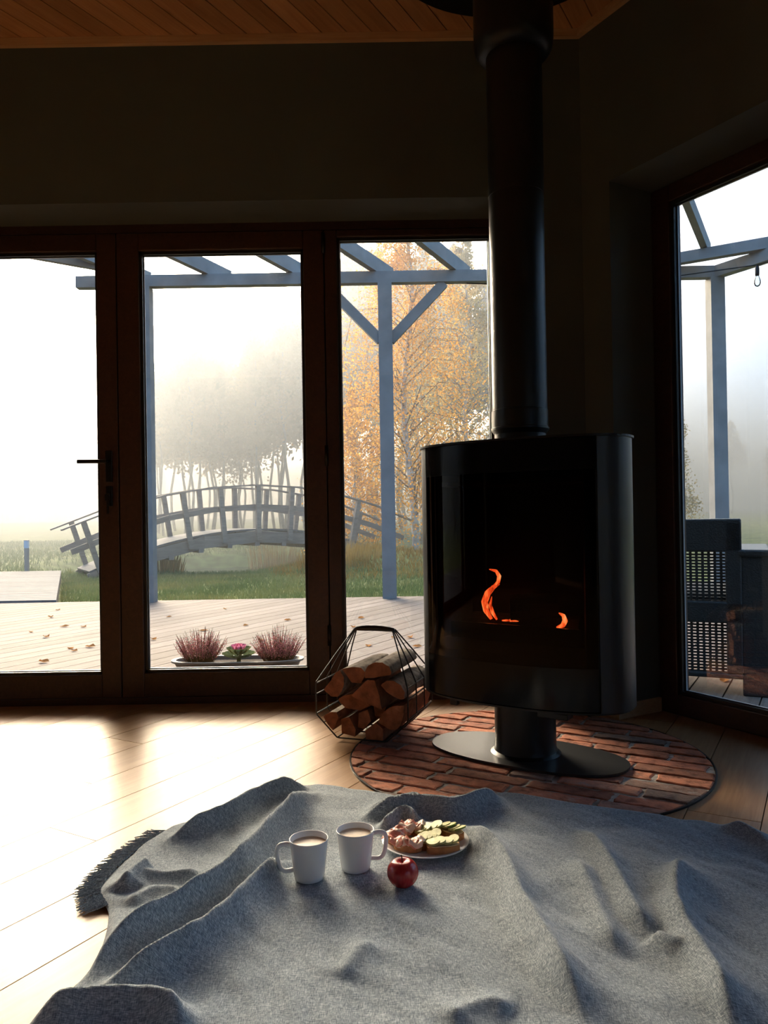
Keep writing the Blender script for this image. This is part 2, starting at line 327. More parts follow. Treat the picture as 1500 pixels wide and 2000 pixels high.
def fogmat():
    m = mat('morning_fog'); t = m.node_tree; o = N(t, 'ShaderNodeOutputMaterial'); v = N(t, 'ShaderNodeVolumeScatter')
    v.inputs['Color'].default_value = (.215, .235, .260, 1); v.inputs['Density'].default_value = FOG_DENSITY; v.inputs['Anisotropy'].default_value = .62
    ab = N(t, 'ShaderNodeVolumeAbsorption'); ab.inputs['Color'].default_value = (0, 0, 0, 1); ab.inputs['Density'].default_value = FOG_DENSITY * FOG_DIM
    ad = N(t, 'ShaderNodeAddShader'); t.links.new(v.outputs[0], ad.inputs[0]); t.links.new(ab.outputs[0], ad.inputs[1])
    t.links.new(ad.outputs[0], o.inputs['Volume']); return m
M['fog'] = fogmat()

# ------------------------------------------------------------------ room shell: a hexagon
HC = Vector((-1.18, -0.316, 0)); AP = 3.507; SIDE = 2 * AP / math.sqrt(3); REC = 0.235; WT = 0.31
CEIL, LINT = 2.83, 2.145
def hexpts(ap):
    R = ap / math.cos(PI / 6); return [(HC.x + R * math.cos(math.radians(a)), HC.y + R * math.sin(math.radians(a))) for a in (60, 120, 180, 240, 300, 0)]
# walls: name, outward normal angle
WALLS = {'front': 90, 'right': 30, 'left': 150, 'back': 270, 'back_right': 330, 'back_left': 210}
def wframe(key):
    a = math.radians(WALLS[key]); n = Vector((math.cos(a), math.sin(a), 0)); d = Vector((n.y, -n.x, 0)); return HC + n * AP, n, d  # mid-point, outward, left-to-right from inside
def wp(key, t, off, z=0.0):
    c, n, d = wframe(key); p = c + d * t + n * off; return Vector((p.x, p.y, z))
OPEN = {'front': (-1.74, 1.74), 'right': (-SIDE / 2 + .152, SIDE / 2 - .152), 'left': (-SIDE / 2 + .152, SIDE / 2 - .152), 'back_right': (-SIDE / 2 + .152, SIDE / 2 - .152)}  # back_right opening is unseen, added to let more light in
for key in WALLS:
    mb = MB(); h = SIDE / 2; ho = (AP + WT) / math.sqrt(3)
    def quad(t0, t1, o0, o1): return [tuple(wp(key, t0, 0).xy), tuple(wp(key, t1, 0).xy), tuple(wp(key, o1, WT).xy), tuple(wp(key, o0, WT).xy)]
    if key in OPEN:
        a, b = OPEN[key]
        mb.prism(quad(-h, a, -ho, a), 0, CEIL + .08); mb.prism(quad(b, h, b, ho), 0, CEIL + .08); mb.prism(quad(a, b, a, b), LINT, CEIL + .08)
    else: mb.prism(quad(-h, h, -ho, ho), 0, CEIL + .08)
    mb.build('wall_' + key, M['wall'], kind='structure')
floor_o = MB().prism(hexpts(AP + WT), -.12, -.016).build('floor', M['gap'], kind='structure')
inner = hexpts(AP + REC + .03)
W = .1845; OFF0 = -1.824
HEARTH = Vector((.467, 2.608, 0)); HR = .597
known = {-1: [1.997], 0: [1.335], 8: [2.242], -2: [1.62], -3: [1.997], 1: [2.7], 2: [.55], 3: [1.9], -4: [2.4]}
for i in range(-22, 26):
    o0 = OFF0 + i * W; js = known.get(i)
    if js is None: js = [random.uniform(-1, 1)]
    cuts = sorted([js[0] + k * 2.2 for k in range(-4, 5)])
    for b0, b1 in zip(cuts[:-1], cuts[1:]):
        p = clip_convex(strip(o0 + .0014, o0 + W - .0014, b0 + .0014, b1 - .0014), inner)
        if len(p) > 2 and area(p) > .01: MB().prism(p, -.0155, 0).build('plank', M['floor'], floor_o)
ceil_o = MB().prism(hexpts(AP + .02), CEIL + .014, CEIL + .08).build('ceiling', M['gap'], kind='structure')
inner_c = hexpts(AP)
CW = .0899
for i in range(-48, 50):
    p = clip_convex(strip(-1.6 + i * CW + .0022, -1.6 + (i + 1) * CW - .0022, -8, 8), inner_c)
    if len(p) > 2 and area(p) > .004: MB().prism(p, CEIL, CEIL + .013).build('plank', M['ceil'], ceil_o)
for n_, key in enumerate(WALLS):
    h = SIDE / 2; k = .022; mb = MB()
    mb.prism([tuple(wp(key, -h, 0).xy), tuple(wp(key, h, 0).xy), tuple(wp(key, h - k * .577, -k).xy), tuple(wp(key, -h + k * .577, -k).xy)], CEIL - .032, CEIL - .001)
    mb.build('trim_%d' % (n_ + 1), M['pine'], kind='structure')
def skirting(key, segs):
    root = None
    for s in segs:
        mb = MB(); mb.bar(*s, .014, .056)
        if root is None: root = mb.build('baseboard_' + key, M['pine'], kind='structure')
        else: mb.build('return_board', M['pine'], root)
a, b = OPEN['right']
skirting('right', [(wp('right', -SIDE / 2 + .01, -.007, .029), wp('right', a + .014, -.007, .029)), (wp('right', a + .007, 0, .029), wp('right', a + .007, REC - .002, .029))])
a, b = OPEN['front']
skirting('front', [(wp('front', b - .007, -.007, .029), wp('front', SIDE / 2 - .012, -.007, .029))])
for key in ('back', 'back_left'):
    skirting(key, [(wp(key, -SIDE / 2 + .02, -.007, .029), wp(key, SIDE / 2 - .02, -.007, .029))])

# glazed frames: boards run at the recessed plane, TH deep
TH = .072
def board(mb, key, t0, t1, z0, z1, o0=REC, o1=REC + TH):
    c, n, d = wframe(key); mid = wp(key, (t0 + t1) / 2, (o0 + o1) / 2, (z0 + z1) / 2)
    return mb.box(mid, (t1 - t0, o1 - o0, z1 - z0), d, n)
def leaf(root, key, t0, t1, z0, z1, g0, g1, gz0, gz1, inset=0.0):
    """A glazed leaf: two stiles, two rails, pane and its gasket and bead."""
    o0, o1 = REC + inset, REC + TH
    for nm, q in (('stile', (t0, g0, z0, z1)), ('stile', (g1, t1, z0, z1)), ('rail', (g0, g1, z0, gz0)), ('rail', (g0, g1, gz1, z1))):
        mb = MB(); board(mb, key, *q, o0, o1); mb.build(nm, M['frame'], root, bevel=.004)
    gk = MB(); e = .012; s0, s1 = REC + .016, REC + .030
    for q in ((g0, g0 + e, gz0, gz1), (g1 - e, g1, gz0, gz1), (g0, g1, gz0, gz0 + e), (g0, g1, gz1 - e, gz1)): board(gk, key, *q, s0, s1)
    gko = gk.build('gasket', M['gasket'], root)
    sp = MB(); e2 = .016
    for q in ((g0, g0 + e2, gz0, gz1), (g1 - e2, g1, gz0, gz1), (g0, g1, gz0, gz0 + e2), (g0, g1, gz1 - e2, gz1)): board(sp, key, *q, REC + .034, REC + .042)
    sp.build('spacer_bar', M['bead'], gko)
    gp = MB(); board(gp, key, g0 + .004, g1 - .004, gz0 + .004, gz1 - .004, REC + .031, REC + .0335); gp.build('glass_pane', M['pane'], root)
def X(x): return x - HC.x                                # front wall: world X to distance along the wall
def sroot(name, loc): return empty(name, loc, kind='structure')
tr = empty('trim_7', wp('front', 0, REC, 0), kind='structure')          # outer casing of the door wall
for nm, q in (('head_casing', (-1.74, 1.74, 2.108, LINT)), ('threshold', (-1.74, 1.74, 0.0, .030))):
    mb = MB(); board(mb, 'front', *q, REC + .004, REC + TH + .02); mb.build(nm, M['frame'], tr)
for tx in (-.25, -1.18, -2.11):
    mb = MB(); board(mb, 'front', X(tx) - .022, X(tx) + .022, .031, 2.107, REC + .050, REC + TH + .02); mb.build('mullion', M['frame'], tr)
d2 = sroot('door_2', wp('front', X(-.715), REC, .03)); leaf(d2, 'front', X(-1.178), X(-.252), .032, 2.106, X(-1.080), X(-.343), .140, 2.026)
d1 = sroot('door_1', wp('front', X(-1.645), REC, .03)); leaf(d1, 'front', X(-2.108), X(-1.182), .032, 2.106, X(-2.017), X(-1.268), .136, 2.028)
for k, z in enumerate((.25, 1.05, 2.00)):
    MB().tube([wp('front', X(-.252), REC - .006, z), wp('front', X(-.252), REC - .006, z + .09)], .008, 8).build('hinge', M['hdl'], d2, smooth=True)
hz = 1.083; hx = X(-1.222)
hb = MB(); board(hb, 'front', hx - .015, hx + .015, hz - .09, hz + .05, REC - .010, REC + .001); hd = hb.build('handle', M['hdl'], d1, bevel=.003, label='dark metal lever handle')
MB().tube([wp('front', hx, REC - .005, hz), wp('front', hx, REC - .05, hz)], .010, 10).build('spindle', M['hdl'], hd, smooth=True)
lv = MB(); lv.bar(wp('front', hx + .008, REC - .055, hz), wp('front', hx - .122, REC - .055, hz + .001), .013, .017); lv.build('lever', M['hdl'], hd, bevel=.003)
lk = MB(); board(lk, 'front', hx - .014, hx + .014, .885, .975, REC - .009, REC + .001); lk.lathe([(.009, 0), (.009, .03)], (0, 0, 0), 4); lk.v = lk.v[:8]; lk.f = lk.f[:6]
lo = lk.build('lock_plate', M['hdl'], d1, bevel=.003)
MB().tube([wp('front', hx, REC - .008, .935), wp('front', hx, REC - .024, .935)], .009, 12).build('lock_cylinder', M['chrome'], lo, smooth=True)
ky = MB(); c_, n_, d_ = wframe('front'); ky.box(wp('front', hx, REC - .032, .925), (.022, .002, .03), d_, n_); ky.box(wp('front', hx + .002, REC - .034, .88), (.010, .003, .055), d_, n_)
ky.build('key', M['hdl'], lo)
w1 = sroot('window_1', wp('front', X(.155), REC, .03)); leaf(w1, 'front', X(-.248), X(.56), .032, 2.106, X(-.193), X(.50), .092, 2.074)
w3 = sroot('window_3', wp('front', X(-2.51), REC, .03)); leaf(w3, 'front', X(-2.92), X(-2.112), .032, 2.106, X(-2.86), X(-2.167), .092, 2.074)
for num, key in ((2, 'right'), (4, 'left'), (6, 'back_right')):  # back_right pair glazes the unseen opening added for fill light
    a, b = OPEN[key]; mid = (a + b) / 2
    for j, (t0, t1) in enumerate(((a + .002, mid - .001), (mid + .001, b - .002))):
        r_ = sroot('window_%d' % (num if j == 0 else num + 7), wp(key, (t0 + t1) / 2, REC, .0))
        leaf(r_, key, t0, t1, .002, LINT - .002, t0 + .089, t1 - .089, .084, 2.074)

# ------------------------------------------------------------------ brick hearth
hearth = empty('brick_hearth', HEARTH, 'round hearth of reclaimed red bricks set flush into the oak floor', 'hearth')
circ = [(HEARTH.x + (HR - .006) * math.cos(2 * PI * i / 72), HEARTH.y + (HR - .006) * math.sin(2 * PI * i / 72)) for i in range(72)]
MB().prism(circ, .0004, .0030).build('mortar_bed', M['mortar'], hearth, label='pale rough lime mortar between the bricks')
MB().lathe([(HR - .005, .0004), (HR - .005, .0062), (HR, .0062), (HR, .0004)], HEARTH, 96, close=False).build('steel_rim', M['black'], hearth, smooth=False)
BL, BH, MJ = .242, .0610, .0140
for r_ in range(-9, 10):
    y0 = r_ * (BH + MJ) + .01; sh = (r_ % 2) * (BL + MJ) / 2 + random.uniform(-.04, .04)
    x0 = -1.1 + sh
    while x0 < 1:
        ln = BL * random.choice((1, 1, 1, .78, .55)) if random.random() < .3 else BL
        o0 = HEARTH.dot(PB) + x0; b0 = HEARTH.dot(B) + y0
        n_e = 9; out = []
        jit = lambda s=.0036: random.uniform(-s, s)
        for q in range(n_e): out.append((o0 + ln * q / n_e + jit(), b0 + jit()))
        for q in range(3): out.append((o0 + ln + jit(), b0 + BH * q / 3 + jit()))
        for q in range(n_e): out.append((o0 + ln * (1 - q / n_e) + jit(), b0 + BH + jit()))
        for q in range(3): out.append((o0 + jit(), b0 + BH * (1 - q / 3) + jit()))
        poly = [tuple((PB * o + B * bb).xy) for o, bb in out]
        ok = clip_convex(poly, circ)
        if len(ok) > 2 and area(ok) > .0006:
            n = len(ok); cx = sum(p[0] for p in ok) / n; cyy = sum(p[1] for p in ok) / n; zt = .0065 + random.uniform(-.001, .003)
            mb = MB(); vs = [(p[0], p[1], .0006) for p in ok] + [(p[0], p[1], zt - .0022) for p in ok] + [(cx + (p[0] - cx) * .955, cyy + (p[1] - cyy) * .93, zt + random.uniform(-.0008, .0008)) for p in ok]
            A = sum(ok[i][0] * ok[(i + 1) % n][1] - ok[(i + 1) % n][0] * ok[i][1] for i in range(n))
            fs = [tuple(range(2 * n, 3 * n))] + [(i, (i + 1) % n, n + (i + 1) % n, n + i) for i in range(n)] + [(n + i, n + (i + 1) % n, 2 * n + (i + 1) % n, 2 * n + i) for i in range(n)]
            if A < 0: fs = [f[::-1] for f in fs]
            mb.add(vs, fs).build('brick', M['brick'], hearth)
        x0 += ln + MJ

# ------------------------------------------------------------------ stove
SC = HEARTH.copy(); SM = Vector((.826, -.563, 0)).normalized(); SF = Vector((-SM.y, SM.x, 0)) * -1   # major axis, front
if SF.y > 0: SF = -SF
stove = empty('wood_stove', SC + Vector((0, 0, .0085)), 'black oval pedestal wood stove with curved glass front, burning on brick hearth', 'stove')
def oval(m_, a, b_, ex=2.35):                          # |x/a|^ex + |y/b|^ex = 1 for angle m_
    c, s = math.cos(m_), math.sin(m_); return a * math.copysign(abs(c) ** (2 / ex), c), b_ * math.copysign(abs(s) ** (2 / ex), s)
def spt(x, y, z): p = SC + SM * x + SF * y; return (p.x, p.y, z)
def oval_ring(a, b_, z, angs): return [spt(*oval(t, a, b_), z) for t in angs]
def shell(mb, a, b_, z0, z1, t0, t1, n, th=.006):
    angs = [t0 + (t1 - t0) * i / n for i in range(n + 1)]; o = oval_ring(a, b_, z0, angs); o2 = oval_ring(a, b_, z1, angs); i1 = oval_ring(a - th, b_ - th, z0, angs); i2 = oval_ring(a - th, b_ - th, z1, angs); m = n + 1
    fs = []
    for k in range(n):
        fs += [(k, k + 1, m + k + 1, m + k), (2 * m + k + 1, 2 * m + k, 3 * m + k, 3 * m + k + 1), (m + k, m + k + 1, 3 * m + k + 1, 3 * m + k), (k + 1, k, 2 * m + k, 2 * m + k + 1)]
    fs += [(0, m, 3 * m, 2 * m), (n, 2 * m + n, 3 * m + n, m + n)]
    return mb.add(o + o2 + i1 + i2, fs)
SA, SB, SZ0, SZ1 = .368, .186, .209, 1.056
def full(a, b_, z0, z1, n=72): return [p[:2] for p in oval_ring(a, b_, 0, [2 * PI * i / n for i in range(n)])]
MB().prism(full(.346, .169, 0, 0), .0095, .0175).build('base_plate', M['satin'], stove, label='flat oval matt black base plate')
pd = MB(); pd.lathe([(.118, .0175), (.106, .026), (.1025, .040), (.1025, SZ0)], SC, 48); pd.build('pedestal', M['black'], stove, smooth=True, auto=40)
T0, T1 = math.radians(38), math.radians(142)           # the front opening in oval angle
sm_ = MB(); shell(sm_, SA, SB, SZ0, SZ1, T1 + .02, T0 + 2 * PI - .02, 90); sm_.build('body_shell', M['satin'], stove, smooth=True, auto=40)
MB().prism(full(SA - .004, SB - .004, 0, 0), SZ0 - .006, SZ0).build('bottom_plate', M['black'], stove)
MB().prism(full(SA + .006, SB + .006, 0, 0), SZ1, SZ1 + .007).build('top_plate', M['black'], stove)
door = MB(); shell(door, SA + .001, SB + .001, SZ0 + .005, .345, T0, T1, 40); door.build('lower_panel', M['blackgloss'], stove, smooth=True, auto=40)
door = MB(); shell(door, SA + .001, SB + .001, .955, SZ1 - .003, T0, T1, 40); door.build('upper_panel', M['blackgloss'], stove, smooth=True, auto=40)
gl = MB(); shell(gl, SA - .001, SB - .001, .3455, .9545, T0, T1, 40, th=.004); gdo = gl.build('glass_door', M['stoveglass'], stove, smooth=True, auto=40, label='curved dark glass door')
for s_ in (-1, 1):
    fx = MB(); t_ = PI / 2 - s_ * (PI / 2 - T0 - .025); shell(fx, SA - .006, SB - .006, .345, .955, t_ - .11, t_ + .11, 6, .01); fx.build('door_edge', M['black'], gdo, smooth=True, auto=40)
fb = MB()
def fbox(x0, x1, y0, y1, z0, z1): 
    c = spt((x0 + x1) / 2, (y0 + y1) / 2, (z0 + z1) / 2); fb.box(c, (x1 - x0, abs(y1 - y0), z1 - z0), SM, SF)
fbox(-.27, .27, -.135, -.120, .36, .93); fbox(-.27, -.255, -.135, .10, .36, .93); fbox(.255, .27, -.135, .10, .36, .93); fbox(-.27, .27, -.135, .10, .36, .40); fbox(-.27, .27, -.135, .10, .92, .935)
fb.build('firebox', M['firebox'], stove)
gt = MB(); gt.box(spt(0, .085, .425), (.46, .012, .06), SM, SF); gt.build('log_retainer', M['black'], stove)
MB().box(spt(-.19, .145, .198), (.028, .02, .032), SM, SF).build('air_lever', M['black'], stove, bevel=.003)
MB().box(spt(.16, .13, .192), (.10, .05, .02), SM, SF).build('ash_latch', M['black'], stove, bevel=.003)
fl = MB(); fl.lathe([(.088, SZ1 + .007), (.086, SZ1 + .02), (.086, SZ1 + .035), (.098, SZ1 + .05), (.098, SZ1 + .056), (.0945, SZ1 + .058), (.0945, SZ1 + .115), (.092, SZ1 + .117)], SC, 48); fl.build('flue_collar', M['black'], stove, smooth=True, auto=35)
fpo = MB().lathe([(.0925, SZ1 + .117), (.0925, 1.90), (.0940, 1.901), (.0940, 2.42)], SC, 48).build('flue_pipe', M['black'], stove, smooth=True, auto=35)
MB().lathe([(.094, 2.375), (.115, 2.38), (.130, 2.40), (.1345, 2.43), (.1345, CEIL - .012)], SC, 48).build('flue_sleeve', M['black'], fpo, smooth=True, auto=50)
MB().lathe([(.465, CEIL - .012), (.465, CEIL - .001)], SC, 72).build('ceiling_plate', M['black'], fpo)
# fire: a charred log and flames
for nm, lab, p0, p1, r in (('firewood_log', 'round charred log burning on the grate behind the stove glass', (-.045, .01, .495), (.10, -.06, .50), .052), ('firewood_log', 'charred split log lying low behind the stove grate', (-.20, -.03, .440), (.20, -.02, .445), .038)):
    a_, b_ = Vector(spt(*p0)), Vector(spt(*p1)); mb = MB(); n = 7
    mb.tube([a_.lerp(b_, i / n) for i in range(n + 1)], [r * random.uniform(.93, 1.06) for i in range(n + 1)], 14); mb.build(nm, M['char'], smooth=False, label=lab, cat='log', base=tuple((a_ + b_) / 2 - Vector((0, 0, r))))
def flame(pts, wd, lab):
    pts = [Vector(spt(*p)) for p in pts]; mb = MB(); n = len(pts)
    rr = [wd * math.sin(PI * (.12 + .86 * i / (n - 1))) + .0015 for i in range(n)]
    sub = []; 
    for i in range(n - 1):
        for k in range(4): sub.append((pts[i].lerp(pts[i + 1], k / 4), rr[i] + (rr[i + 1] - rr[i]) * k / 4))
    sub.append((pts[-1], .001)); mb.tube([q[0] for q in sub], [q[1] for q in sub], 8)
    return mb.build('flame', M['flame'], smooth=True, label=lab, cat='flame', group='flames in the stove', base=tuple(pts[0]))
flame([(-.105, .03, .462), (-.125, .03, .49), (-.130, .03, .52), (-.118, .03, .55), (-.095, .03, .572), (-.072, .03, .583)], .011, 'broad curling orange flame at the left of the round log in the stove')
flame([(-.098, .028, .572), (-.078, .028, .590), (-.074, .028, .610), (-.085, .028, .627), (-.112, .028, .633)], .006, 'faint red flame tip curling above the round log')
flame([(-.082, .035, .462), (-.098, .035, .485), (-.106, .035, .51), (-.100, .035, .54)], .0055, 'short bright flame licking the side of the round log')
flame([(-.06, .04, .461), (-.03, .04, .463), (.0, .04, .462)], .003, 'thin glowing flame along the foot of the round log')
flame([(.135, .04, .450), (.155, .04, .458), (.163, .04, .474), (.158, .04, .490), (.142, .04, .498)], .0075, 'small crescent flame at the right of the stove fire')

# ------------------------------------------------------------------ firewood basket
BC = Vector((-.044, 2.941, 0)); bu = Vector((.94, -.34, 0)).normalized(); bw = Vector((-bu.y, bu.x, 0))
basket = empty('firewood_basket', BC, 'angular black wire basket heaped with split firewood beside the stove', 'basket')
def bp_(u, w_, z): p = BC + bu * u + bw * w_; return (p.x, p.y, z)
WR = .0028
for w_ in (-.150, -.050, .050, .150):
    for s_ in (-1, 1):
        pts = [bp_(s_ * .078, w_ * .10, .390), bp_(s_ * .130, w_ * .55, .300), bp_(s_ * .178, w_, .210), bp_(s_ * .1795, w_, .200), bp_(s_ * .180, w_, .098), bp_(s_ * .177, w_, .088), bp_(s_ * .098, w_, .0110), bp_(s_ * .088, w_, .0095), bp_(0, w_, .0095)]
        MB().tube(pts, WR, 6).build('wire', M['wire'], basket, smooth=False)
for u_, z_ in ((.1775, .205), (.1775, .165), (.178, .093), (.150, .062), (.093, .0125)):
    for s_ in (-1, 1):
        MB().tube([bp_(s_ * u_, -.150, z_), bp_(s_ * u_, .150, z_)], WR, 6).build('wire', M['wire'], basket)
MB().tube([bp_(u_, 0, .390 + .005 * math.cos(u_ / .078 * PI / 2)) for u_ in (-.080, -.07, -.05, -.02, .02, .05, .07, .080)], [.006, .0085, .0105, .0115, .0115, .0105, .0085, .006], 12).build('grip', M['wire'], basket, smooth=True, label='black rounded grip')
def log(poly, bark, lab, w0=-.175, w1=.115, shrink=.94):
    """Firewood: the split outline in the (u, z) plane pushed along the basket; bark only on the edges listed."""
    out, flag = [], []
    for i in range(len(poly)):
        a_, b_ = poly[i], poly[(i + 1) % len(poly)]; k = 3
        for q in range(k): out.append((a_[0] + (b_[0] - a_[0]) * q / k, a_[1] + (b_[1] - a_[1]) * q / k)); flag.append(i in bark)
    cx = sum(p[0] for p in out) / len(out); cz = sum(p[1] for p in out) / len(out); n = len(out); rings = 7; vs = []; fs = []
    jt = [random.uniform(.985, 1.0) for _ in range(n)]
    for k in range(rings + 1):
        f = k / rings; sc_ = 1 - (1 - shrink) * f
        for i, p in enumerate(out):
            q = jt[i] * sc_ * (1 + .02 * math.sin(6 * f + i * 1.7)); vs.append(bp_(cx + (p[0] - cx) * q, w0 + (w1 - w0) * f, cz + (p[1] - cz) * q))
    for k in range(rings):
        for i in range(n): fs.append((k * n + i, (k + 1) * n + i, (k + 1) * n + (i + 1) % n, k * n + (i + 1) % n))
    c0 = len(vs); vs.append(bp_(cx, w0, cz)); vs.append(bp_(cx, w1, cz))
    fs += [(c0, i, (i + 1) % n) for i in range(n)] + [(c0 + 1, rings * n + (i + 1) % n, rings * n + i) for i in range(n)]
    root = empty('firewood_log', bp_(cx, (w0 + w1) / 2, min(v[2] for v in vs)), lab, 'log', 'split logs heaped in the wire basket')
    me = MB().add(vs, fs)
    if not bark: me.build('split_wood', M['logend'], root); return root
    nb = [i for i, f in enumerate(fs) if not (i < rings * n and flag[i % n])]; bk = [i for i, f in enumerate(fs) if i < rings * n and flag[i % n]]
    for ids, nm, m_ in ((nb, 'split_wood', 'logend'), (bk, 'bark', 'bark')):
        q = MB(); q.v = [tuple(v) for v in vs]; q.f = [fs[i] for i in ids]
        used_ = sorted(set(i for f in q.f for i in f)); mp_ = {o: k for k, o in enumerate(used_)}; q.v = [q.v[i] for i in used_]; q.f = [tuple(mp_[i] for i in f) for f in q.f]
        q.build(nm, M[m_], root, smooth=(nm == 'bark'))
    return root
log([(-.066, .266), (-.027, .276), (.009, .275), (.024, .258), (.02, .242), (.008, .219), (-.029, .218), (-.047, .241)], (0, 1, 2, 3), 'half-round log with pale bark at the top left of the basket heap', -.165, .13)
log([(.029, .241), (.028, .261), (.042, .288), (.069, .3), (.096, .3), (.12, .288), (.131, .27), (.126, .257), (.095, .251), (.061, .243)], (0, 1, 2, 3, 4, 5, 6), 'thick half-round log with grey bark, topmost in the firewood basket', -.18, .13)
log([(-.137, .188), (-.107, .225), (-.087, .255), (-.07, .264), (-.056, .238), (-.055, .215), (-.064, .189), (-.082, .165), (-.11, .166)], (3, 4, 5, 6, 7), 'rounded log standing on edge at the upper left of the basket', -.175, .10)
log([(-.024, .175), (.013, .213), (.041, .237), (.068, .235), (.084, .182), (.093, .135), (.039, .15)], (), 'big triangular split log facing out of the middle of the basket', -.185, .10)
log([(.086, .217), (.105, .234), (.135, .236), (.162, .221), (.176, .197), (.174, .175), (.164, .17), (.134, .179), (.105, .196)], (0, 1, 2, 3, 4, 5), 'half-round barked log under the topmost one, nearest the stove', -.172, .14)
log([(.076, .086), (.093, .119), (.12, .142), (.147, .15), (.174, .152), (.174, .122), (.163, .086), (.142, .062), (.112, .066)], (0, 1), 'quarter log with a pale split side, low at the basket side by the stove', -.18, .15, .97)
log([(-.14, .09), (-.115, .108), (-.086, .11), (-.08, .091), (-.091, .064), (-.102, .042), (-.123, .062)], (0, 1), 'small wedge log low at the left rim of the basket', -.175, .05)
log([(-.1, .144), (-.082, .159), (-.026, .171), (.012, .153), (.025, .13), (-.01, .11), (-.069, .114)], (4, 5), 'dark split log just left of the triangular one in the basket', -.13, .12)
log([(-.076, .081), (-.045, .093), (-.018, .047), (-.022, .021), (-.074, .03)], (0,), 'split log on the basket bottom at the left', -.16, .12)
log([(-.01, .105), (.025, .121), (.038, .08), (.01, .049), (-.014, .054)], (), 'narrow split log near the bottom of the basket below the dark one', -.15, .12)
log([(.02, .047), (.059, .08), (.089, .059), (.088, .017), (.023, .018)], (3,), 'split log on the basket bottom below the quarter log', -.165, .12)
log([(.036, .139), (.087, .128), (.072, .092), (.042, .09)], (), 'small dark split log under the triangular one in the basket', -.12, .12)

# ------------------------------------------------------------------ blanket
def catmull(P, n):
    P = [np.array(p, float) for p in P]; P = [2 * P[0] - P[1]] + P + [2 * P[-1] - P[-2]]; out = []
    for i in range(1, len(P) - 2):
        for k in range(12):
            t = k / 12; a, b_, c, d = P[i - 1:i + 3]
            out.append(.5 * (2 * b_ + (c - a) * t + (2 * a - 5 * b_ + 4 * c - d) * t * t + (3 * b_ - a - 3 * c + d) * t ** 3))
    out.append(P[-2]); out = np.array(out); s = np.r_[0, np.cumsum(np.linalg.norm(np.diff(out, axis=0), axis=1))]
    q = np.linspace(0, s[-1], n); return np.c_[np.interp(q, s, out[:, 0]), np.interp(q, s, out[:, 1])]
NU, NV = 330, 210
top = catmull([(-.575, 2.03), (-.500, 2.115), (-.333, 2.287), (-.217, 2.347), (-.09, 2.292), (.102, 2.175), (.2, 2.150), (.337, 2.235), (.527, 2.14), (.735, 2.047), (.847, 1.991), (.938, 1.908), (1.12, 1.78), (1.35, 1.66)], NU)
bot = catmull([(-.66, 1.06), (-.3, .90), (.2, .82), (.7, .80), (1.15, .84)], NU)
lef = catmull([(-.575, 2.03), (-.625, 1.90), (-.645, 1.71), (-.580, 1.585), (-.545, 1.41), (-.575, 1.29), (-.66, 1.06)], NV)
rig = catmull([(1.35, 1.66), (1.32, 1.4), (1.22, 1.1), (1.15, .84)], NV)
uu, vv = np.meshgrid(np.linspace(0, 1, NU), np.linspace(0, 1, NV))
XY = (1 - vv)[..., None] * top[None] + vv[..., None] * bot[None] + (1 - uu)[..., None] * lef[:, None] + uu[..., None] * rig[:, None] \
    - ((1 - uu) * (1 - vv))[..., None] * top[0] - (uu * (1 - vv))[..., None] * top[-1] - ((1 - uu) * vv)[..., None] * bot[0] - (uu * vv)[..., None] * bot[-1]
GX, GY = XY[..., 0], XY[..., 1]
def ridge(P, hgt, wl, wr):
    """Height of a fold along a line: wl / wr are its widths on the left / right of the way it runs."""
    C_ = catmull(P, 90); best = np.full(GX.shape, 1e9); side = np.zeros(GX.shape); tt = np.zeros(GX.shape)
    for i in range(len(C_) - 1):
        a, b_ = C_[i], C_[i + 1]; d = b_ - a; L2 = (d ** 2).sum() + 1e-12
        t = np.clip(((GX - a[0]) * d[0] + (GY - a[1]) * d[1]) / L2, 0, 1); dx, dy = GX - a[0] - t * d[0], GY - a[1] - t * d[1]; q = dx * dx + dy * dy
        m = q < best; best = np.where(m, q, best); side = np.where(m, d[0] * dy - d[1] * dx, side); tt = np.where(m, (i + t) / (len(C_) - 1), tt)
    ds = np.sqrt(best); wd = np.where(side > 0, wl, wr); fade = np.clip(np.minimum(tt, 1 - tt) / .22, 0, 1); fade = fade * fade * (3 - 2 * fade)
    return 1.3 * hgt * fade * np.exp(-(np.sqrt(ds * ds + .007 ** 2) - .007) / wd * 1.4)
def G(x, y, z=.02):                                      # photo measure to floor point (same camera model as above)
    d = _r * ((x - 750) / F_PX) - _u * ((y - 1000) / F_PX) + _f; t = (z - EYE) / d.z; return (d.x * t, d.y * t)
def R_(pts): return [G(*p) for p in pts]
HZ = np.zeros(GX.shape)
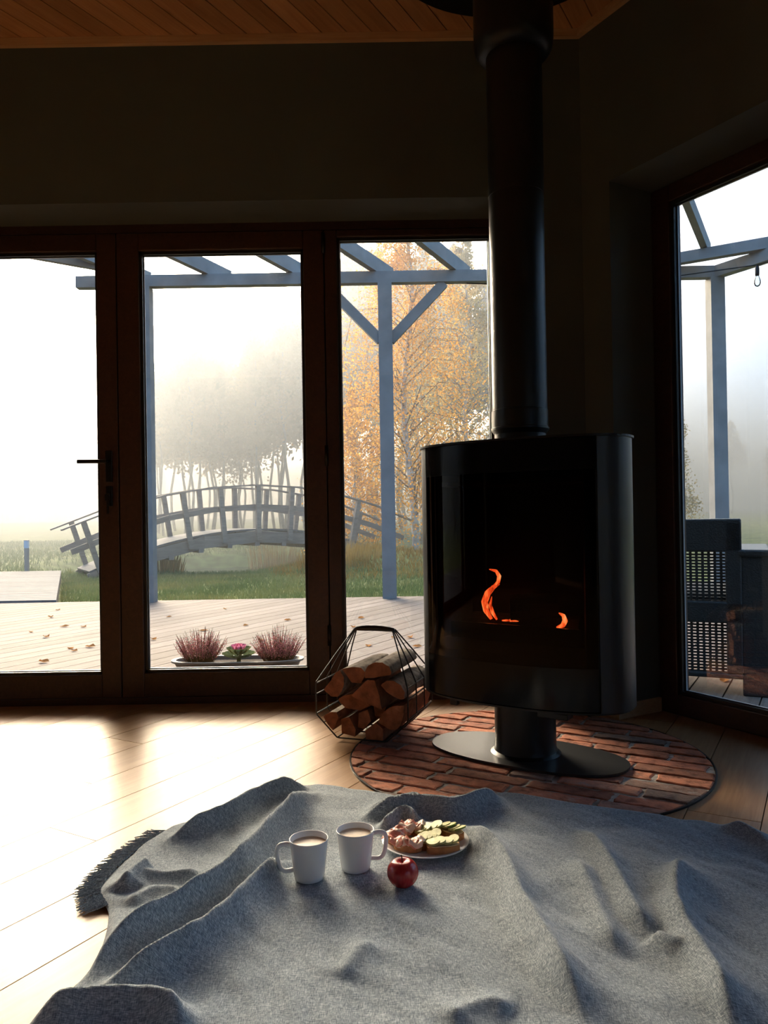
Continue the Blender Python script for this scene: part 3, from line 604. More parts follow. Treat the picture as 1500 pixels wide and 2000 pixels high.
for P, h_, a_, b_ in (
    ([(640, 1538), (590, 1572), (545, 1618), (500, 1672), (430, 1738), (330, 1800), (230, 1852), (110, 1945)], .050, .030, .040),
    ([(575, 1672), (545, 1705), (500, 1745), (455, 1795), (390, 1850), (310, 1892), (235, 1925), (150, 1960)], .046, .034, .030),
    ([(620, 1535), (560, 1548), (500, 1570), (450, 1600), (385, 1625), (310, 1650)], .042, .030, .030),
    ([(300, 1690), (262, 1715), (238, 1742)], .030, .03, .03), ([(262, 1712), (330, 1712), (400, 1704)], .018, .03, .03),
    ([(985, 1552), (930, 1578), (880, 1590), (820, 1584), (760, 1590), (690, 1600)], .040, .028, .026),
    ([(700, 1592), (760, 1572), (830, 1560), (900, 1572), (960, 1556)], .022, .03, .03),
    ([(740, 1628), (775, 1602), (800, 1600), (822, 1618)], .030, .018, .018),
    ([(890, 1600), (935, 1640), (975, 1680), (1000, 1730), (1022, 1785), (1055, 1840), (1095, 1905), (1130, 1965), (1160, 2040)], .040, .050, .030),
    ([(1130, 1610), (1170, 1660), (1205, 1720), (1240, 1785), (1275, 1830), (1320, 1850)], .026, .045, .030),
    ([(1120, 1670), (1150, 1730), (1180, 1800), (1215, 1875)], .018, .040, .030),
    ([(1335, 1670), (1322, 1720), (1320, 1780), (1345, 1840), (1385, 1905), (1420, 1975), (1440, 2050)], .038, .060, .028),
    ([(1275, 1828), (1310, 1850), (1345, 1858)], .020, .03, .03), ([(1400, 1612), (1450, 1622), (1500, 1650), (1540, 1690)], .020, .04, .03),
    ([(30, 2010), (130, 1988), (240, 1978), (330, 1988), (370, 2030)], .040, .028, .03), ([(660, 1910), (700, 1860), (740, 1835)], .010, .03, .03),
    ([(880, 2000), (900, 1975), (960, 1958), (1010, 1975)], .012, .03, .03), ([(250, 1800), (320, 1780), (390, 1765)], .012, .03, .03),
    ([(240, 1770), (300, 1740), (360, 1742)], .012, .025, .025)):
    HZ = np.maximum(HZ, ridge(R_(P), h_, a_, b_)) + .25 * np.minimum(HZ, ridge(R_(P), h_, a_, b_))
wr = np.zeros(GX.shape)
for i in range(NV):
    for j in range(NU):
        x, y = GX[i, j], GY[i, j]; wr[i, j] = .0055 * noise.noise((x * 6 + y * 3, y * 8, 1.3)) + .0040 * noise.noise((x * 20 + y * 11, y * 9 - x * 4, 4.1)) + .0018 * noise.noise((x * 40 + y * 12, y * 24, 9.1))
calm = np.ones(GX.shape)
for cx, cyy, r in ((-.18, 1.722, .055), (-.078, 1.765, .055), (.028, 1.682, .045), (.088, 1.885, .108)):
    d = np.hypot(GX - cx, GY - cyy); s = np.clip((d - r * .92) / .03, 0, 1); calm = np.minimum(calm, s * s * (3 - 2 * s))
BLZ = .0135
hd_ = np.clip((HR + .07 - np.hypot(GX - HEARTH.x, GY - HEARTH.y)) / .07, 0, 1); low = .0045 + .0090 * hd_ * hd_ * (3 - 2 * hd_)
HZ = BLZ + (HZ + wr) * calm
edge = np.minimum.reduce([uu, 1 - uu, vv, 1 - vv]); HZ = low + np.maximum(HZ - low, 0) * (1 - .75 * np.exp(-(edge / .006) ** 2))
blanket = empty('throw_blanket', (.2, 1.6, 0), 'large heather-grey wool throw blanket rumpled on the oak floor', 'blanket')
mb = MB(); mb.v = [tuple(p) for p in np.stack([GX, GY, HZ], -1).reshape(-1, 3)]
mb.f = [(i * NU + j, (i + 1) * NU + j, (i + 1) * NU + j + 1, i * NU + j + 1) for i in range(NV - 1) for j in range(NU - 1)]
cl = mb.build('cloth', M['wool'], blanket, smooth=True)
md = cl.modifiers.new('thickness', 'SOLIDIFY'); md.thickness = .003; md.offset = -1
fr = MB()
for i in range(6, 88):
    for q in range(3):
        p = np.array([lef[i][0], lef[i][1]]); tg = lef[i + 1] - lef[i]; tg /= np.linalg.norm(tg); nrm = np.array([tg[1], -tg[0]])
        if nrm[0] > 0: nrm = -nrm
        a0 = p + tg * random.uniform(-.003, .003); ln = random.uniform(.035, .055); ben = random.uniform(-.018, .018)
        pts = [(a0[0] + nrm[0] * ln * f + tg[0] * ben * f * f, a0[1] + nrm[1] * ln * f + tg[1] * ben * f * f, .005 + random.uniform(0, .008) * (1 - f) + .001) for f in (-.1, .35, .7, 1)]
        fr.tube(pts, [.0016, .0015, .0013, .0008], 4)
fr.build('fringe', M['wool'], blanket, kind='stuff', label='twisted grey yarn fringe')

# ------------------------------------------------------------------ breakfast on the blanket
def mug(loc, ang, lab):
    root = empty('coffee_mug', loc, lab, 'mug', 'white coffee mugs on the blanket'); c = Vector(loc)
    pr_ = [(.0, 0), (.028, 0), (.0325, .003), (.0345, .012), (.0395, .055), (.0425, .084), (.0438, .0895), (.0430, .0905), (.0415, .0895), (.0395, .070), (.037, .050), (.0315, .010), (.0, .008)]
    MB().lathe(pr_, c, 40, close=False).build('body', M['ceramic'], root, smooth=True)
    dx, dy = math.cos(ang), math.sin(ang)
    hp = [(.036, .078), (.052, .081), (.066, .078), (.071, .066), (.069, .046), (.064, .029), (.054, .021), (.034, .0225)]
    hp = catmull(hp, 22)
    MB().tube([(c.x + dx * r, c.y + dy * r, c.z + z) for r, z in hp], .0052, 10).build('handle', M['ceramic'], root, smooth=True)
    MB().lathe([(.0, .0775), (.0402, .0775), (.0402, .0770)], c, 36, close=False).build('coffee', M['coffee'], root, label='pale milky coffee')
mug((-.180, 1.722, BLZ + .0005), math.radians(188), 'white coffee mug with its handle to the left, farther from the plate')
mug((-.078, 1.765, BLZ + .0005), math.radians(8), 'white coffee mug touching the plate with its handle to the right')
PC = Vector((.088, 1.885, BLZ + .0008))
MB().lathe([(0, 0), (.055, 0), (.062, .003), (.095, .010), (.106, .0135), (.107, .015), (.1055, .0158), (.094, .0125), (.062, .0062), (0, .0058)], PC, 64, close=False).build('dinner_plate', M['ceramic'], smooth=True, label='round white plate of open sandwiches on the grey blanket', cat='plate', base=tuple(PC))
ap = MB(); R0 = .0345; prf = []
for i in range(25):
    a_ = -PI / 2 + PI * i / 24; r = R0 * math.cos(a_) * (1 + .06 * math.sin(a_)); z = R0 * .92 * math.sin(a_)
    if i > 19: z -= .0115 * ((i - 19) / 5) ** 1.6
    if i < 4: z += .004 * ((4 - i) / 4) ** 1.5
    prf.append((max(r, .0004), z))
AC = Vector((.028, 1.682, BLZ + R0 * .92 - .0032))
ap_root = empty('red_apple', (AC.x, AC.y, BLZ), 'shiny red apple in front of the plate on the blanket', 'apple')
ap.lathe(prf, AC, 36).build('fruit', M['apple'], ap_root, smooth=True)
MB().tube([(AC.x, AC.y, AC.z + .018), (AC.x - .001, AC.y, AC.z + .028), (AC.x - .003, AC.y, AC.z + .039)], [.0011, .0011, .0017], 6).build('stem', M['stem'], ap_root, smooth=True)
def slice_(u, v, ang, kind, lab, sx=.036, sy=.022, tilt=0.0):
    """One slice of bread with its topping; (u, v) from the plate's centre."""
    base = Vector((PC.x + u, PC.y + v, PC.z + .0068 + (.004 if math.hypot(u, v) > .05 else 0))); root = empty('open_sandwich', base, lab, 'sandwich', 'open sandwiches on the white plate')
    ca, sa = math.cos(ang), math.sin(ang)
    def P(x, y, z): return (base.x + x * ca - y * sa, base.y + x * sa + y * ca, base.z + z + tilt * x)
    def slab(pts, z0, z1, dome=0.0, nm='bread', m=M['bread'], par=root):
        n = len(pts); q = MB(); vs = [P(x, y, z0) for x, y in pts] + [P(x, y, z1) for x, y in pts] + [P(x * .86, y * .86, z1 + dome) for x, y in pts]
        fs = [tuple(range(n))[::-1]] + [(i, (i + 1) % n, n + (i + 1) % n, n + i) for i in range(n)] + [(n + i, n + (i + 1) % n, 2 * n + (i + 1) % n, 2 * n + i) for i in range(n)] + [tuple(range(2 * n, 3 * n))]
        return q.add(vs, fs).build(nm, m, par, smooth=True, auto=50)
    el = [(sx * math.copysign(abs(math.cos(t)) ** .8, math.cos(t)) * random.uniform(.96, 1.04), sy * math.copysign(abs(math.sin(t)) ** .8, math.sin(t)) * random.uniform(.95, 1.05)) for t in np.linspace(0, 2 * PI, 24, endpoint=False)]
    slab(el, 0, .015, .001, 'crust', M['crust']); slab([(x * .93, y * .9) for x, y in el], .0155, .0175, .0008, 'crumb', M['bread'])
    zt = .0185
    if kind == 'ham':
        for k in range(4):
            cx = -sx * .7 + sx * 1.4 * k / 3; q = MB(); nn, mm = 12, 6; vs = []
            for i in range(nn + 1):
                for j in range(mm + 1):
                    a = i / nn - .5; b_ = j / mm - .5; x = cx + a * sx * 1.0 + random.uniform(-.001, .001); y = b_ * sy * 2.0
                    vs.append(P(x, y, zt + .005 + .0045 * math.sin(a * 6 + k * 2 + b_ * 4) + .003 * math.cos(b_ * 9 + k) - .018 * max(0, abs(b_) - .40) * 4))
            fs = [(i * (mm + 1) + j, (i + 1) * (mm + 1) + j, (i + 1) * (mm + 1) + j + 1, i * (mm + 1) + j + 1) for i in range(nn) for j in range(mm)]
            o = q.add(vs, fs).build('ham_slice', M['ham'] if k % 2 == 0 else M['hamfat'], root, smooth=True); md = o.modifiers.new('thickness', 'SOLIDIFY'); md.thickness = .0016
    else:
        for k in range(4):
            cx = -sx * .62 + sx * 1.24 * k / 3; an = random.uniform(-.5, .5); q = MB(); n = 14; o2, o1 = [], []
            zb = zt + .0022 * (k % 2) + .001
            for i in range(n):
                t = 2 * PI * i / n; x0, y0 = .013 * math.cos(t), .019 * math.sin(t) * (1.1 if math.sin(t) > 0 else .9)
                x, y = cx + x0 * math.cos(an) - y0 * math.sin(an), x0 * math.sin(an) + y0 * math.cos(an); tl = .28 * (x - cx)
                o1.append(P(x, y, zb + tl + .002)); o2.append(P(x, y, zb + tl + .0065))
            sk = q.add(o1 + o2, [tuple(range(n))[::-1], tuple(range(n, 2 * n))] + [(i, (i + 1) % n, n + (i + 1) % n, n + i) for i in range(n)]).build('avocado_slice', M['avoc'], root)
            sk.data.materials.append(M['avocskin'])
            for i in range(n):
                if 2 + i < len(sk.data.polygons) and i % n in (0, 1, 2, 12, 13): sk.data.polygons[2 + i].material_index = 1
slice_(-.028, .052, -.5, 'ham', 'dark-crusted ham sandwich at the back left of the plate', .026, .020)
slice_(-.066, .008, .9, 'ham', 'ham sandwich at the left rim of the plate beside the mug handle', .034, .021)
slice_(-.044, -.046, -.3, 'ham', 'ham sandwich at the front left of the plate behind the apple', .034, .020)
slice_(.010, .030, .15, 'avo', 'avocado sandwich with square slices, tallest in the plate middle', .034, .024, .15)
slice_(.008, -.022, .5, 'avo', 'avocado sandwich with green-edged slices in front of the plate middle', .032, .021)
slice_(.040, -.060, .18, 'avo', 'long avocado sandwich at the front rim of the plate', .040, .018)
slice_(.066, .022, -.75, 'avo', 'avocado sandwich at the back right rim of the plate', .034, .019)

# ------------------------------------------------------------------ outside: deck, boardwalk
DZ = -.03
def hexdeck(ap): return hexpts(ap)
deck = MB().prism(hexpts(8.43), DZ - .20, DZ - .030).build('deck', M['deckgap'], kind='structure')
ho, hi = hexpts(AP + WT + .005), hexpts(8.466)
DW = .157
secs = [[ho[1], ho[0], hi[0], hi[1]], [ho[0], ho[5], hi[5], hi[0]]]
o_ref = -.587
for sct in secs:
    for i in range(-60, 60):
        o0 = o_ref + i * DW
        p = clip_convex(strip(o0 + .0035, o0 + DW - .0035, -14, 14), sct)
        if len(p) > 2 and area(p) > .03: MB().prism(p, DZ - .028, DZ).build('deck_board', M['deck'], deck)
E0, E1 = Vector((-3.50, 8.17, 0)), Vector((-5.52, 13.10, 0))
walk = empty('boardwalk', E0, 'frosted pale boardwalk leading from the deck to the bridge', 'boardwalk'); ed = (E1 - E0); L_ = ed.length; ed.normalize(); acr = Vector((-1, -.02, 0)); n_ = 34
for i in range(n_):
    a_ = E0 + ed * (L_ * i / n_); b_ = E0 + ed * (L_ * (i + 1) / n_ - .016)
    poly = [a_.xy, b_.xy, (b_ + acr * 2.6).xy, (a_ + acr * 2.6).xy]; MB().prism([tuple(p) for p in poly], DZ - .02, DZ + .022).build('board', M['path'], walk)
poly = [E0.xy, E1.xy, (E1 + acr * 2.6).xy, (E0 + acr * 2.6).xy]
MB().prism([tuple(p) for p in poly], DZ - .30, DZ - .022).build('bearer', M['deckgap'], walk)

# ------------------------------------------------------------------ pergola
perg = empty('pergola', (.03, 8.0, DZ), 'blue-grey painted timber pergola framing the edge of the deck', 'pergola')
PY = 8.02; BZ0, BZ1 = 3.255, 3.375
pc = Vector((3.50, 8.0, 0)); dr = Vector((.5, -math.sqrt(3) / 2, 0))
MB().bar((-3.17, PY, (BZ0 + BZ1) / 2), (3.56, PY, (BZ0 + BZ1) / 2), .10, BZ1 - BZ0).build('beam', M['pergola'], perg)
MB().bar(pc + Vector((.02, .0, (BZ0 + BZ1) / 2)), pc + dr * 7.6 + Vector((0, 0, (BZ0 + BZ1) / 2)), .10, BZ1 - BZ0).build('beam', M['pergola'], perg)
for px in (-2.47, .045, 3.50):
    MB().box((px, PY, (BZ0 + DZ) / 2), (.145, .145, BZ0 - DZ)).build('post', M['pergola'], perg)
MB().box(pc + dr * 3.6 + Vector((0, 0, (BZ0 + DZ) / 2)), (.145, .145, BZ0 - DZ), dr).build('post', M['pergola'], perg)
for s_ in (-1, 1):
    MB().bar((.045 + s_ * .05, PY, 2.66), (.045 + s_ * .62, PY, 3.25), .075, .10).build('brace', M['pergola'], perg)
RZ = BZ1 + .075
for xb in (-2.67, -1.80, -.92, -.05, .78, 1.64, 2.50):
    a_ = Vector((xb, PY, RZ)) + B * .33 - Vector((0, 0, .02)); b_ = a_ - B * 5.1 + Vector((0, 0, .32)); MB().bar(b_, a_, .065, .15).build('rafter', M['pergola'], perg)
MB().bar(Vector((-2.47, PY, RZ - .02)), Vector((-6.2, PY - 2.55, RZ + .05)), .065, .15).build('hip_rafter', M['pergola'], perg)
q0 = Vector((3.50, 8.0, BZ1 + .055)) - B * .28
MB().bar(q0 - PB * .55, q0 + PB * 2.6, .09, .11).build('cross_beam', M['pergola'], perg)
for k in (-.07, .95, 1.95):
    a_ = q0 + PB * k + Vector((0, 0, .115)) + B * .26; MB().bar(a_ - B * 4.2 + Vector((0, 0, .22)), a_, .065, .14).build('rafter', M['pergola'], perg)

# string light on the right-hand beams
fp = pc + dr * .46 + Vector((-.02, -.06, 0))
sl = empty('string_light', fp + Vector((0, 0, 2.98)), 'clear bulb on a black cable under the pergola beam at the right', 'string light')
MB().tube([Vector((.9, 8.0, 3.24)), Vector((2.2, 7.96, 3.16)), fp + Vector((0, 0, 3.235)), pc + dr * 2.2 + Vector((0, 0, 3.24))], .006, 6).build('cable', M['black'], sl)
MB().lathe([(.018, 3.13), (.020, 3.15), (.020, 3.20), (.012, 3.235)], fp, 12).build('socket', M['black'], sl, smooth=True)
MB().lathe([(.004, 3.02), (.022, 3.03), (.032, 3.055), (.030, 3.085), (.018, 3.115), (.016, 3.13)], fp, 16).build('bulb', M['bulb'], sl, smooth=True)

# ------------------------------------------------------------------ rattan armchair
CX = Vector((.905, -.425, 0)).normalized(); CF = Vector((-CX.y, CX.x, 0))      # along the back, away from the window
CR = Vector((1.655, 3.515, DZ))
chair = empty('rattan_armchair', CR - CX * .36, 'dark woven rattan armchair with its back to the right window', 'chair')
def cp(x, y, z): p = CR + CX * x + CF * y; return Vector((p.x, p.y, DZ + z))
AW = .125; CWD = .62
for x0 in (-.028, -CWD - AW - .012):
    MB().box(cp(x0 + AW / 2, .33, .655), (AW + .012, .68, .035), CX, CF).build('arm_cap', M['rattan'], chair, bevel=.010)
    for y0 in (.035, .625):
        MB().box(cp(x0 + AW / 2, y0, .32), (AW - .006, .07, .64), CX, CF).build('leg', M['rattan'], chair, bevel=.006)
    for zc, hh in ((.115, .06), (.60, .08)): MB().box(cp(x0 + AW / 2, .33, zc), (AW - .02, .53, hh), CX, CF).build('side_rail', M['rattan'], chair)
    sw = MB()
    for k in range(19): sw.box(cp(x0 + AW * .5, .33, .155 + k * .0215), (.008, .53, .013), CX, CF)
    for k in range(14): sw.box(cp(x0 + AW * .5 + .005, .09 + k * .0375, .355), (.006, .018, .44), CX, CF)
    sw.build('side_weave', M['rattan'], chair, label='woven side panel', kind='stuff')
bx0, bx1 = -.02 - CWD, -.02
for nm, q in (('back_rail', (bx0, bx1, .66, .815)), ('back_rail', (bx0, bx1, .33, .43)), ('back_rail', (bx0, bx1, .075, .10)), ('back_stile', (bx0, bx0 + .055, .10, .80)), ('back_stile', (bx1 - .07, bx1, .10, .80))):
    MB().box(cp((q[0] + q[1]) / 2, .02, (q[2] + q[3]) / 2), (q[1] - q[0], .05, q[3] - q[2]), CX, CF).build(nm, M['rattan'], chair, bevel=.008)
def lattice(z0, z1, name):
    v = MB(); n = int((bx1 - bx0 - .125) / .0265)
    for k in range(n + 1): v.box(cp(bx0 + .055 + k * .0265, .018, (z0 + z1) / 2), (.012, .007, z1 - z0), CX, CF)
    h = MB(); m_ = int((z1 - z0) / .0145)
    for k in range(m_ + 1): v.box(cp((bx0 + bx1) / 2, .024, z0 + k * .0145), (bx1 - bx0 - .10, .006, .0085), CX, CF)
    v.build(name, M['rattan'], chair, kind='stuff', label='open woven panel with rows of slots')
lattice(.43, .66, 'back_weave'); lattice(.10, .33, 'lower_weave')
seat_o = MB().box(cp((bx0 + bx1) / 2, .34, .36), (CWD, .60, .06), CX, CF).build('seat', M['rattan'], chair, bevel=.01)
MB().box(cp((bx0 + bx1) / 2, .36, .425), (CWD - .02, .58, .075), CX, CF).build('cushion', plain('dark_cushion', (.035, .04, .045), .9, .2), seat_o, bevel=.02)

# ------------------------------------------------------------------ planter with heather and kale
PT = Vector((-.815, 4.22, DZ))
def stad(cx, cyy, a, b_, n=40):
    return [(cx + a * math.copysign(abs(math.cos(t)) ** .55, math.cos(t)), cyy + b_ * math.copysign(abs(math.sin(t)) ** .8, math.sin(t))) for t in np.linspace(0, 2 * PI, n, endpoint=False)]
def loft(levels): 
    mb = MB(); n = len(levels[0][0]); vs = []; fs = []
    for poly, z in levels: vs += [(p[0], p[1], z) for p in poly]
    for k in range(len(levels) - 1):
        for i in range(n): fs.append((k * n + i, k * n + (i + 1) % n, (k + 1) * n + (i + 1) % n, (k + 1) * n + i))
    fs.append(tuple(range(n))[::-1]); return mb.add(vs, fs)
tray = empty('planter_tray', PT, 'long low oval planter tray on the deck outside the glass door', 'planter')
loft([(stad(PT.x, PT.y, .31, .085), DZ), (stad(PT.x, PT.y, .345, .105), DZ + .068), (stad(PT.x, PT.y, .362, .118), DZ + .074), (stad(PT.x, PT.y, .362, .118), DZ + .084), (stad(PT.x, PT.y, .338, .098), DZ + .084), (stad(PT.x, PT.y, .325, .09), DZ + .060)]).build('trough', M['tray'], tray, smooth=True, auto=40)
MB().prism(stad(PT.x, PT.y, .326, .091), DZ + .060, DZ + .066).build('soil', M['soil'], tray)
def heather(c, lab, n, spread):
    root = empty('heather_plant', c, lab, 'plant', 'heathers in the planter tray'); st, fl_ = MB(), MB(); c = Vector(c)
    for i in range(n):
        a = random.uniform(0, 2 * PI); rr = math.sqrt(random.random()); lean = rr * spread; ln = random.uniform(.10, .19) * (1.1 - .3 * rr)
        b0 = c + Vector((math.cos(a) * rr * .075, math.sin(a) * rr * .045, 0)); d = Vector((math.cos(a) * lean, math.sin(a) * lean * .6, 1)).normalized()
        pts = [b0, b0 + d * ln * .5, b0 + d * ln + Vector((0, 0, .01))]; st.tube(pts, [.0016, .0013, .0007], 3, cap=False)
        for k in range(13):
            f = .30 + .70 * k / 13; p = b0 + d * ln * f; q = Vector((random.uniform(-1, 1), random.uniform(-1, 1), random.uniform(-.3, 1))) * .006 * (1.25 - .7 * f)
            s = .0042 * (1.2 - .5 * f); e1 = Vector((random.uniform(-1, 1), random.uniform(-1, 1), random.uniform(-1, 1))).normalized() * s; e2 = e1.orthogonal().normalized() * s
            fl_.add([p + q - e1, p + q + e2, p + q + e1, p + q - e2], [(0, 1, 2, 3)])
    st.build('stems', M['heathgreen'], root, kind='stuff'); fl_.build('flower_spikes', M['heath'], root, kind='stuff', label='dusty pink flower spikes')
heather((PT.x - .21, PT.y, DZ + .066), 'pink heather at the left end of the planter tray', 190, .75)
heather((PT.x + .22, PT.y, DZ + .066), 'taller pink heather at the right end of the planter tray', 210, .75)
kc = Vector((PT.x + .005, PT.y, DZ + .066)); kale = empty('ornamental_kale', kc, 'ornamental kale with pink heart between the two heathers', 'plant')
for ring, (n, r0, zz, sz, m_) in enumerate(((12, .078, .030, .052, 'kale_g'), (11, .056, .050, .048, 'kale_g'), (9, .036, .068, .038, 'kale_p'), (7, .016, .082, .028, 'kale_p'))):
    for k in range(n):
        a = 2 * PI * (k + .5 * ring) / n; ra = Vector((math.cos(a), math.sin(a), 0)); tn = Vector((-ra.y, ra.x, 0)); up = (ra * (1 - ring * .2) + UP * (.5 + ring * .3)).normalized(); p = kc + ra * r0 * .5 + UP * zz * .85
        vs = [p, p + up * sz * .5 + tn * sz * .5, p + up * sz * .5 + ra * .004 - UP * .003, p + up * sz * .5 - tn * sz * .5, p + up * sz + tn * sz * .38 + UP * .003, p + up * sz * 1.08 + ra * .006, p + up * sz - tn * sz * .38 + UP * .003]
        MB().add(vs, [(0, 1, 2), (0, 2, 3), (1, 4, 5, 2), (2, 5, 6, 3)]).build('leaf', M[m_], kale, smooth=True)
MB().tube([kc, kc + UP * .07], .012, 6).build('stalk', M['kale_g'], kale)

# fallen leaves on the deck
lf = MB(); lf.add([(0, -.035, .004), (.018, -.012, .010), (.022, .010, .008), (0, .036, .004), (-.020, .012, .012), (-.018, -.012, .005), (0, 0, .001)], [(0, 1, 6), (1, 2, 6), (2, 3, 6), (3, 4, 6), (4, 5, 6), (5, 0, 6)])
lf_me = None
spots = [(99, 1206), (126, 1224), (163, 1225), (61, 1235), (90, 1245), (138, 1267), (145, 1272), (176, 1264), (86, 1294), (25, 1316), (113, 1192), (300, 1250), (398, 1232), (510, 1251), (286, 1300), (706, 1208), (768, 1245), (800, 1246), (815, 1264), (720, 1262), (690, 1226), (440, 1190), (562, 1212), (1415, 1330), (330, 1205), (480, 1222)]
for i, (x, y) in enumerate(spots):
    d = _r * ((x - 750) / F_PX) - _u * ((y - 1000) / F_PX) + _f; t = (DZ - EYE) / d.z
    if lf_me is None:
        o = lf.build('fallen_leaf', M['leafdry']); lf_me = o.data
    else: o = bpy.data.objects.new('fallen_leaf', lf_me); COL.objects.link(o)
    o.location = (d.x * t, d.y * t, DZ + .0005); o.rotation_euler = (0, 0, random.uniform(0, 6)); s_ = random.uniform(.7, 1.15); o.scale = (s_, s_, s_ * random.uniform(.8, 2))
    tag(o, 'small dry brown leaf lying loose on the outdoor deck', 'leaf', 'fallen leaves on the deck')

# ------------------------------------------------------------------ ground, pond, bridge
WATER = -.62
def ground(x, y):
    z = -.16 + .03 * noise.noise((x * .3, y * .3, 0))
    d = math.hypot((x + 3.0) / 5.2, (y - 19.0) / 4.8); k = max(0, min(1, (1.12 - d) / .5)); k = k * k * (3 - 2 * k); z -= .95 * k
    m_ = math.exp(-(((x + .25) / 1.25) ** 2 + ((y - 13.6) / 1.7) ** 2)); z += .36 * m_
    m_ = math.exp(-(((x - 2.5) / 2.6) ** 2 + ((y - 14.5) / 3.2) ** 2)); z += .20 * m_
    m_ = math.exp(-(((x + 4.3) / .9) ** 2 + ((y - 15.3) / 1.2) ** 2)); z += .12 * m_
    if y > 24: z += min(.9, (y - 24) * .012)
    return z
def terrain(xs, ys, name, m_):
    mb = MB(); nx, ny = len(xs), len(ys); mb.v = [(x, y, ground(x, y) if not (abs(x - HC.x) < 7 and y < 7.6) else -.3) for y in ys for x in xs]
    mb.f = [(j * nx + i, j * nx + i + 1, (j + 1) * nx + i + 1, (j + 1) * nx + i) for j in range(ny - 1) for i in range(nx - 1)]
    return mb.build(name, m_, smooth=True, kind='structure')
xs = sorted(set([round(q, 2) for q in list(np.arange(-160, -14, 8)) + list(np.arange(-14, 14, .35)) + list(np.arange(14, 170, 8))]))
ys = sorted(set([round(q, 2) for q in list(np.arange(-60, 7, 6)) + list(np.arange(7, 28, .3)) + list(np.arange(28, 200, 7))]))
terrain(xs, ys, 'ground', M['soilgrass'])
MB().prism([(-3.0 + 6.2 * math.cos(t), 19.0 + 5.9 * math.sin(t)) for t in np.linspace(0, 2 * PI, 48, endpoint=False)], WATER - .02, WATER).build('pond', M['water'], kind='structure')
def blades(name, m_, n, xr, yr, h, wdt, keep=None, lab=None, cat=None):
    mb = MB(); c = 0
    while c < n:
        x, y = random.uniform(*xr), random.uniform(*yr)
        if keep and not keep(x, y): c += .2; continue
        z = ground(x, y) - .005; hh = h * random.uniform(.5, 1.3); a = random.uniform(0, PI); dx, dy = math.cos(a) * wdt, math.sin(a) * wdt; lx, ly = random.uniform(-.5, .5) * hh, random.uniform(-.5, .5) * hh
        mb.add([(x - dx, y - dy, z), (x + dx, y + dy, z), (x + lx, y + ly, z + hh)], [(0, 1, 2)]); c += 1
    return mb.build(name, m_, kind='stuff', label=lab, cat=cat)
def on_walk(x, y):
    s = ((x - E0.x) * ed.x + (y - E0.y) * ed.y); ex = E0.x + ed.x * (y - E0.y) / ed.y; return y < 13.2 and ex - 2.7 < x < ex + .03
blades('lawn_grass', M['grass'], 52000, (-8.5, 3.2), (8.52, 14.2), .075, .006, lambda x, y: not on_walk(x, y) and ground(x, y) < .0 and ground(x, y) > -.35, 'short green lawn between the deck and the pond', 'grass')
blades('bank_grass', M['drygrass'], 15000, (-2.2, 5.5), (11.2, 17.5), .10, .009, lambda x, y: ground(x, y) > -.10, 'yellow-brown grass on the bank beside the bridge end', 'grass')
blades('meadow_grass', M['grass'], 30000, (-22, -3.5), (13.4, 34), .12, .012, lambda x, y: ground(x, y) > -.3, 'pale misty meadow grass beyond the boardwalk', 'grass')
def clump(cx, cyy, n, r, h, lab):
    mb = MB(); z0 = ground(cx, cyy)
    for i in range(n):
        a = random.uniform(0, 2 * PI); q = math.sqrt(random.random()) * r; x, y = cx + q * math.cos(a), cyy + q * math.sin(a); z = max(ground(x, y), WATER) - .01; hh = h * random.uniform(.6, 1.15); lx, ly = math.cos(a) * hh * random.uniform(0, .35), math.sin(a) * hh * random.uniform(0, .35); b_ = random.uniform(0, PI); dx, dy = .008 * math.cos(b_), .008 * math.sin(b_)
        mb.add([(x - dx, y - dy, z), (x + dx, y + dy, z), (x + lx * .4 + dx * .6, y + ly * .4, z + hh * .6), (x + lx * .4 - dx * .6, y + ly * .4, z + hh * .6), (x + lx, y + ly, z + hh)], [(0, 1, 2, 3), (3, 2, 4)])
    mb.build('reed_clump', M['drygrass'], label=lab, cat='reeds', base=(cx, cyy, z0 - .02))
clump(-4.15, 14.2, 420, .42, .50, 'ochre reed clump under the bridge behind the left pergola post')
clump(-3.2, 22.5, 260, .8, 1.0, 'pale reed clump on the far pond bank left of the middle')
clump(-1.6, 22.8, 260, .8, 1.1, 'pale reed clump on the far pond bank right of the middle')
clump(-.75, 12.7, 500, .7, .32, 'golden grass tussock at the mound edge left of the fixed window post')

# bridge
BA, BB, RISE = Vector((-5.03, 13.08, -.03)), Vector((.17, 16.16, .02)), .635
bd = (BB - BA); bd.z = 0; bl = bd.length; bd.normalize(); bn = Vector((-bd.y, bd.x, 0)); BWID = 1.25
def bz(s): return BA.z + (BB.z - BA.z) * s + RISE * (1 - (2 * s - 1) ** 2)
def bpnt(s, o, dz=0.0): p = BA + bd * (bl * s) + bn * o; return Vector((p.x, p.y, bz(s) + dz))
def btan(s): return (bpnt(min(1, s + .01), 0) - bpnt(max(0, s - .01), 0)).normalized()
bridge = empty('footbridge', (BA + BB) / 2 - Vector((0, 0, .1)), 'weathered arched wooden footbridge with handrails over the pond', 'bridge')
npl = 40
for i in range(npl):
    s = (i + .5) / npl; t = btan(s); MB().box(bpnt(s, BWID / 2, -.018), (bl / npl * 1.06, BWID, .035), t, bn).build('plank', M['path'], bridge)
for o_ in (.03, BWID - .03):
    for i in range(6):
        s0, s1 = i / 6, (i + 1) / 6; MB().bar(bpnt(s0, o_, -.15), bpnt(s1, o_, -.15), .06, .22).build('girder', M['bridge'], bridge)
for i in range(9):
    s = .14 + .72 * i / 8; MB().bar(bpnt(s, -.04, -.29), bpnt(s, BWID + .04, -.29), .09, .07).build('joist', M['bridge'], bridge)
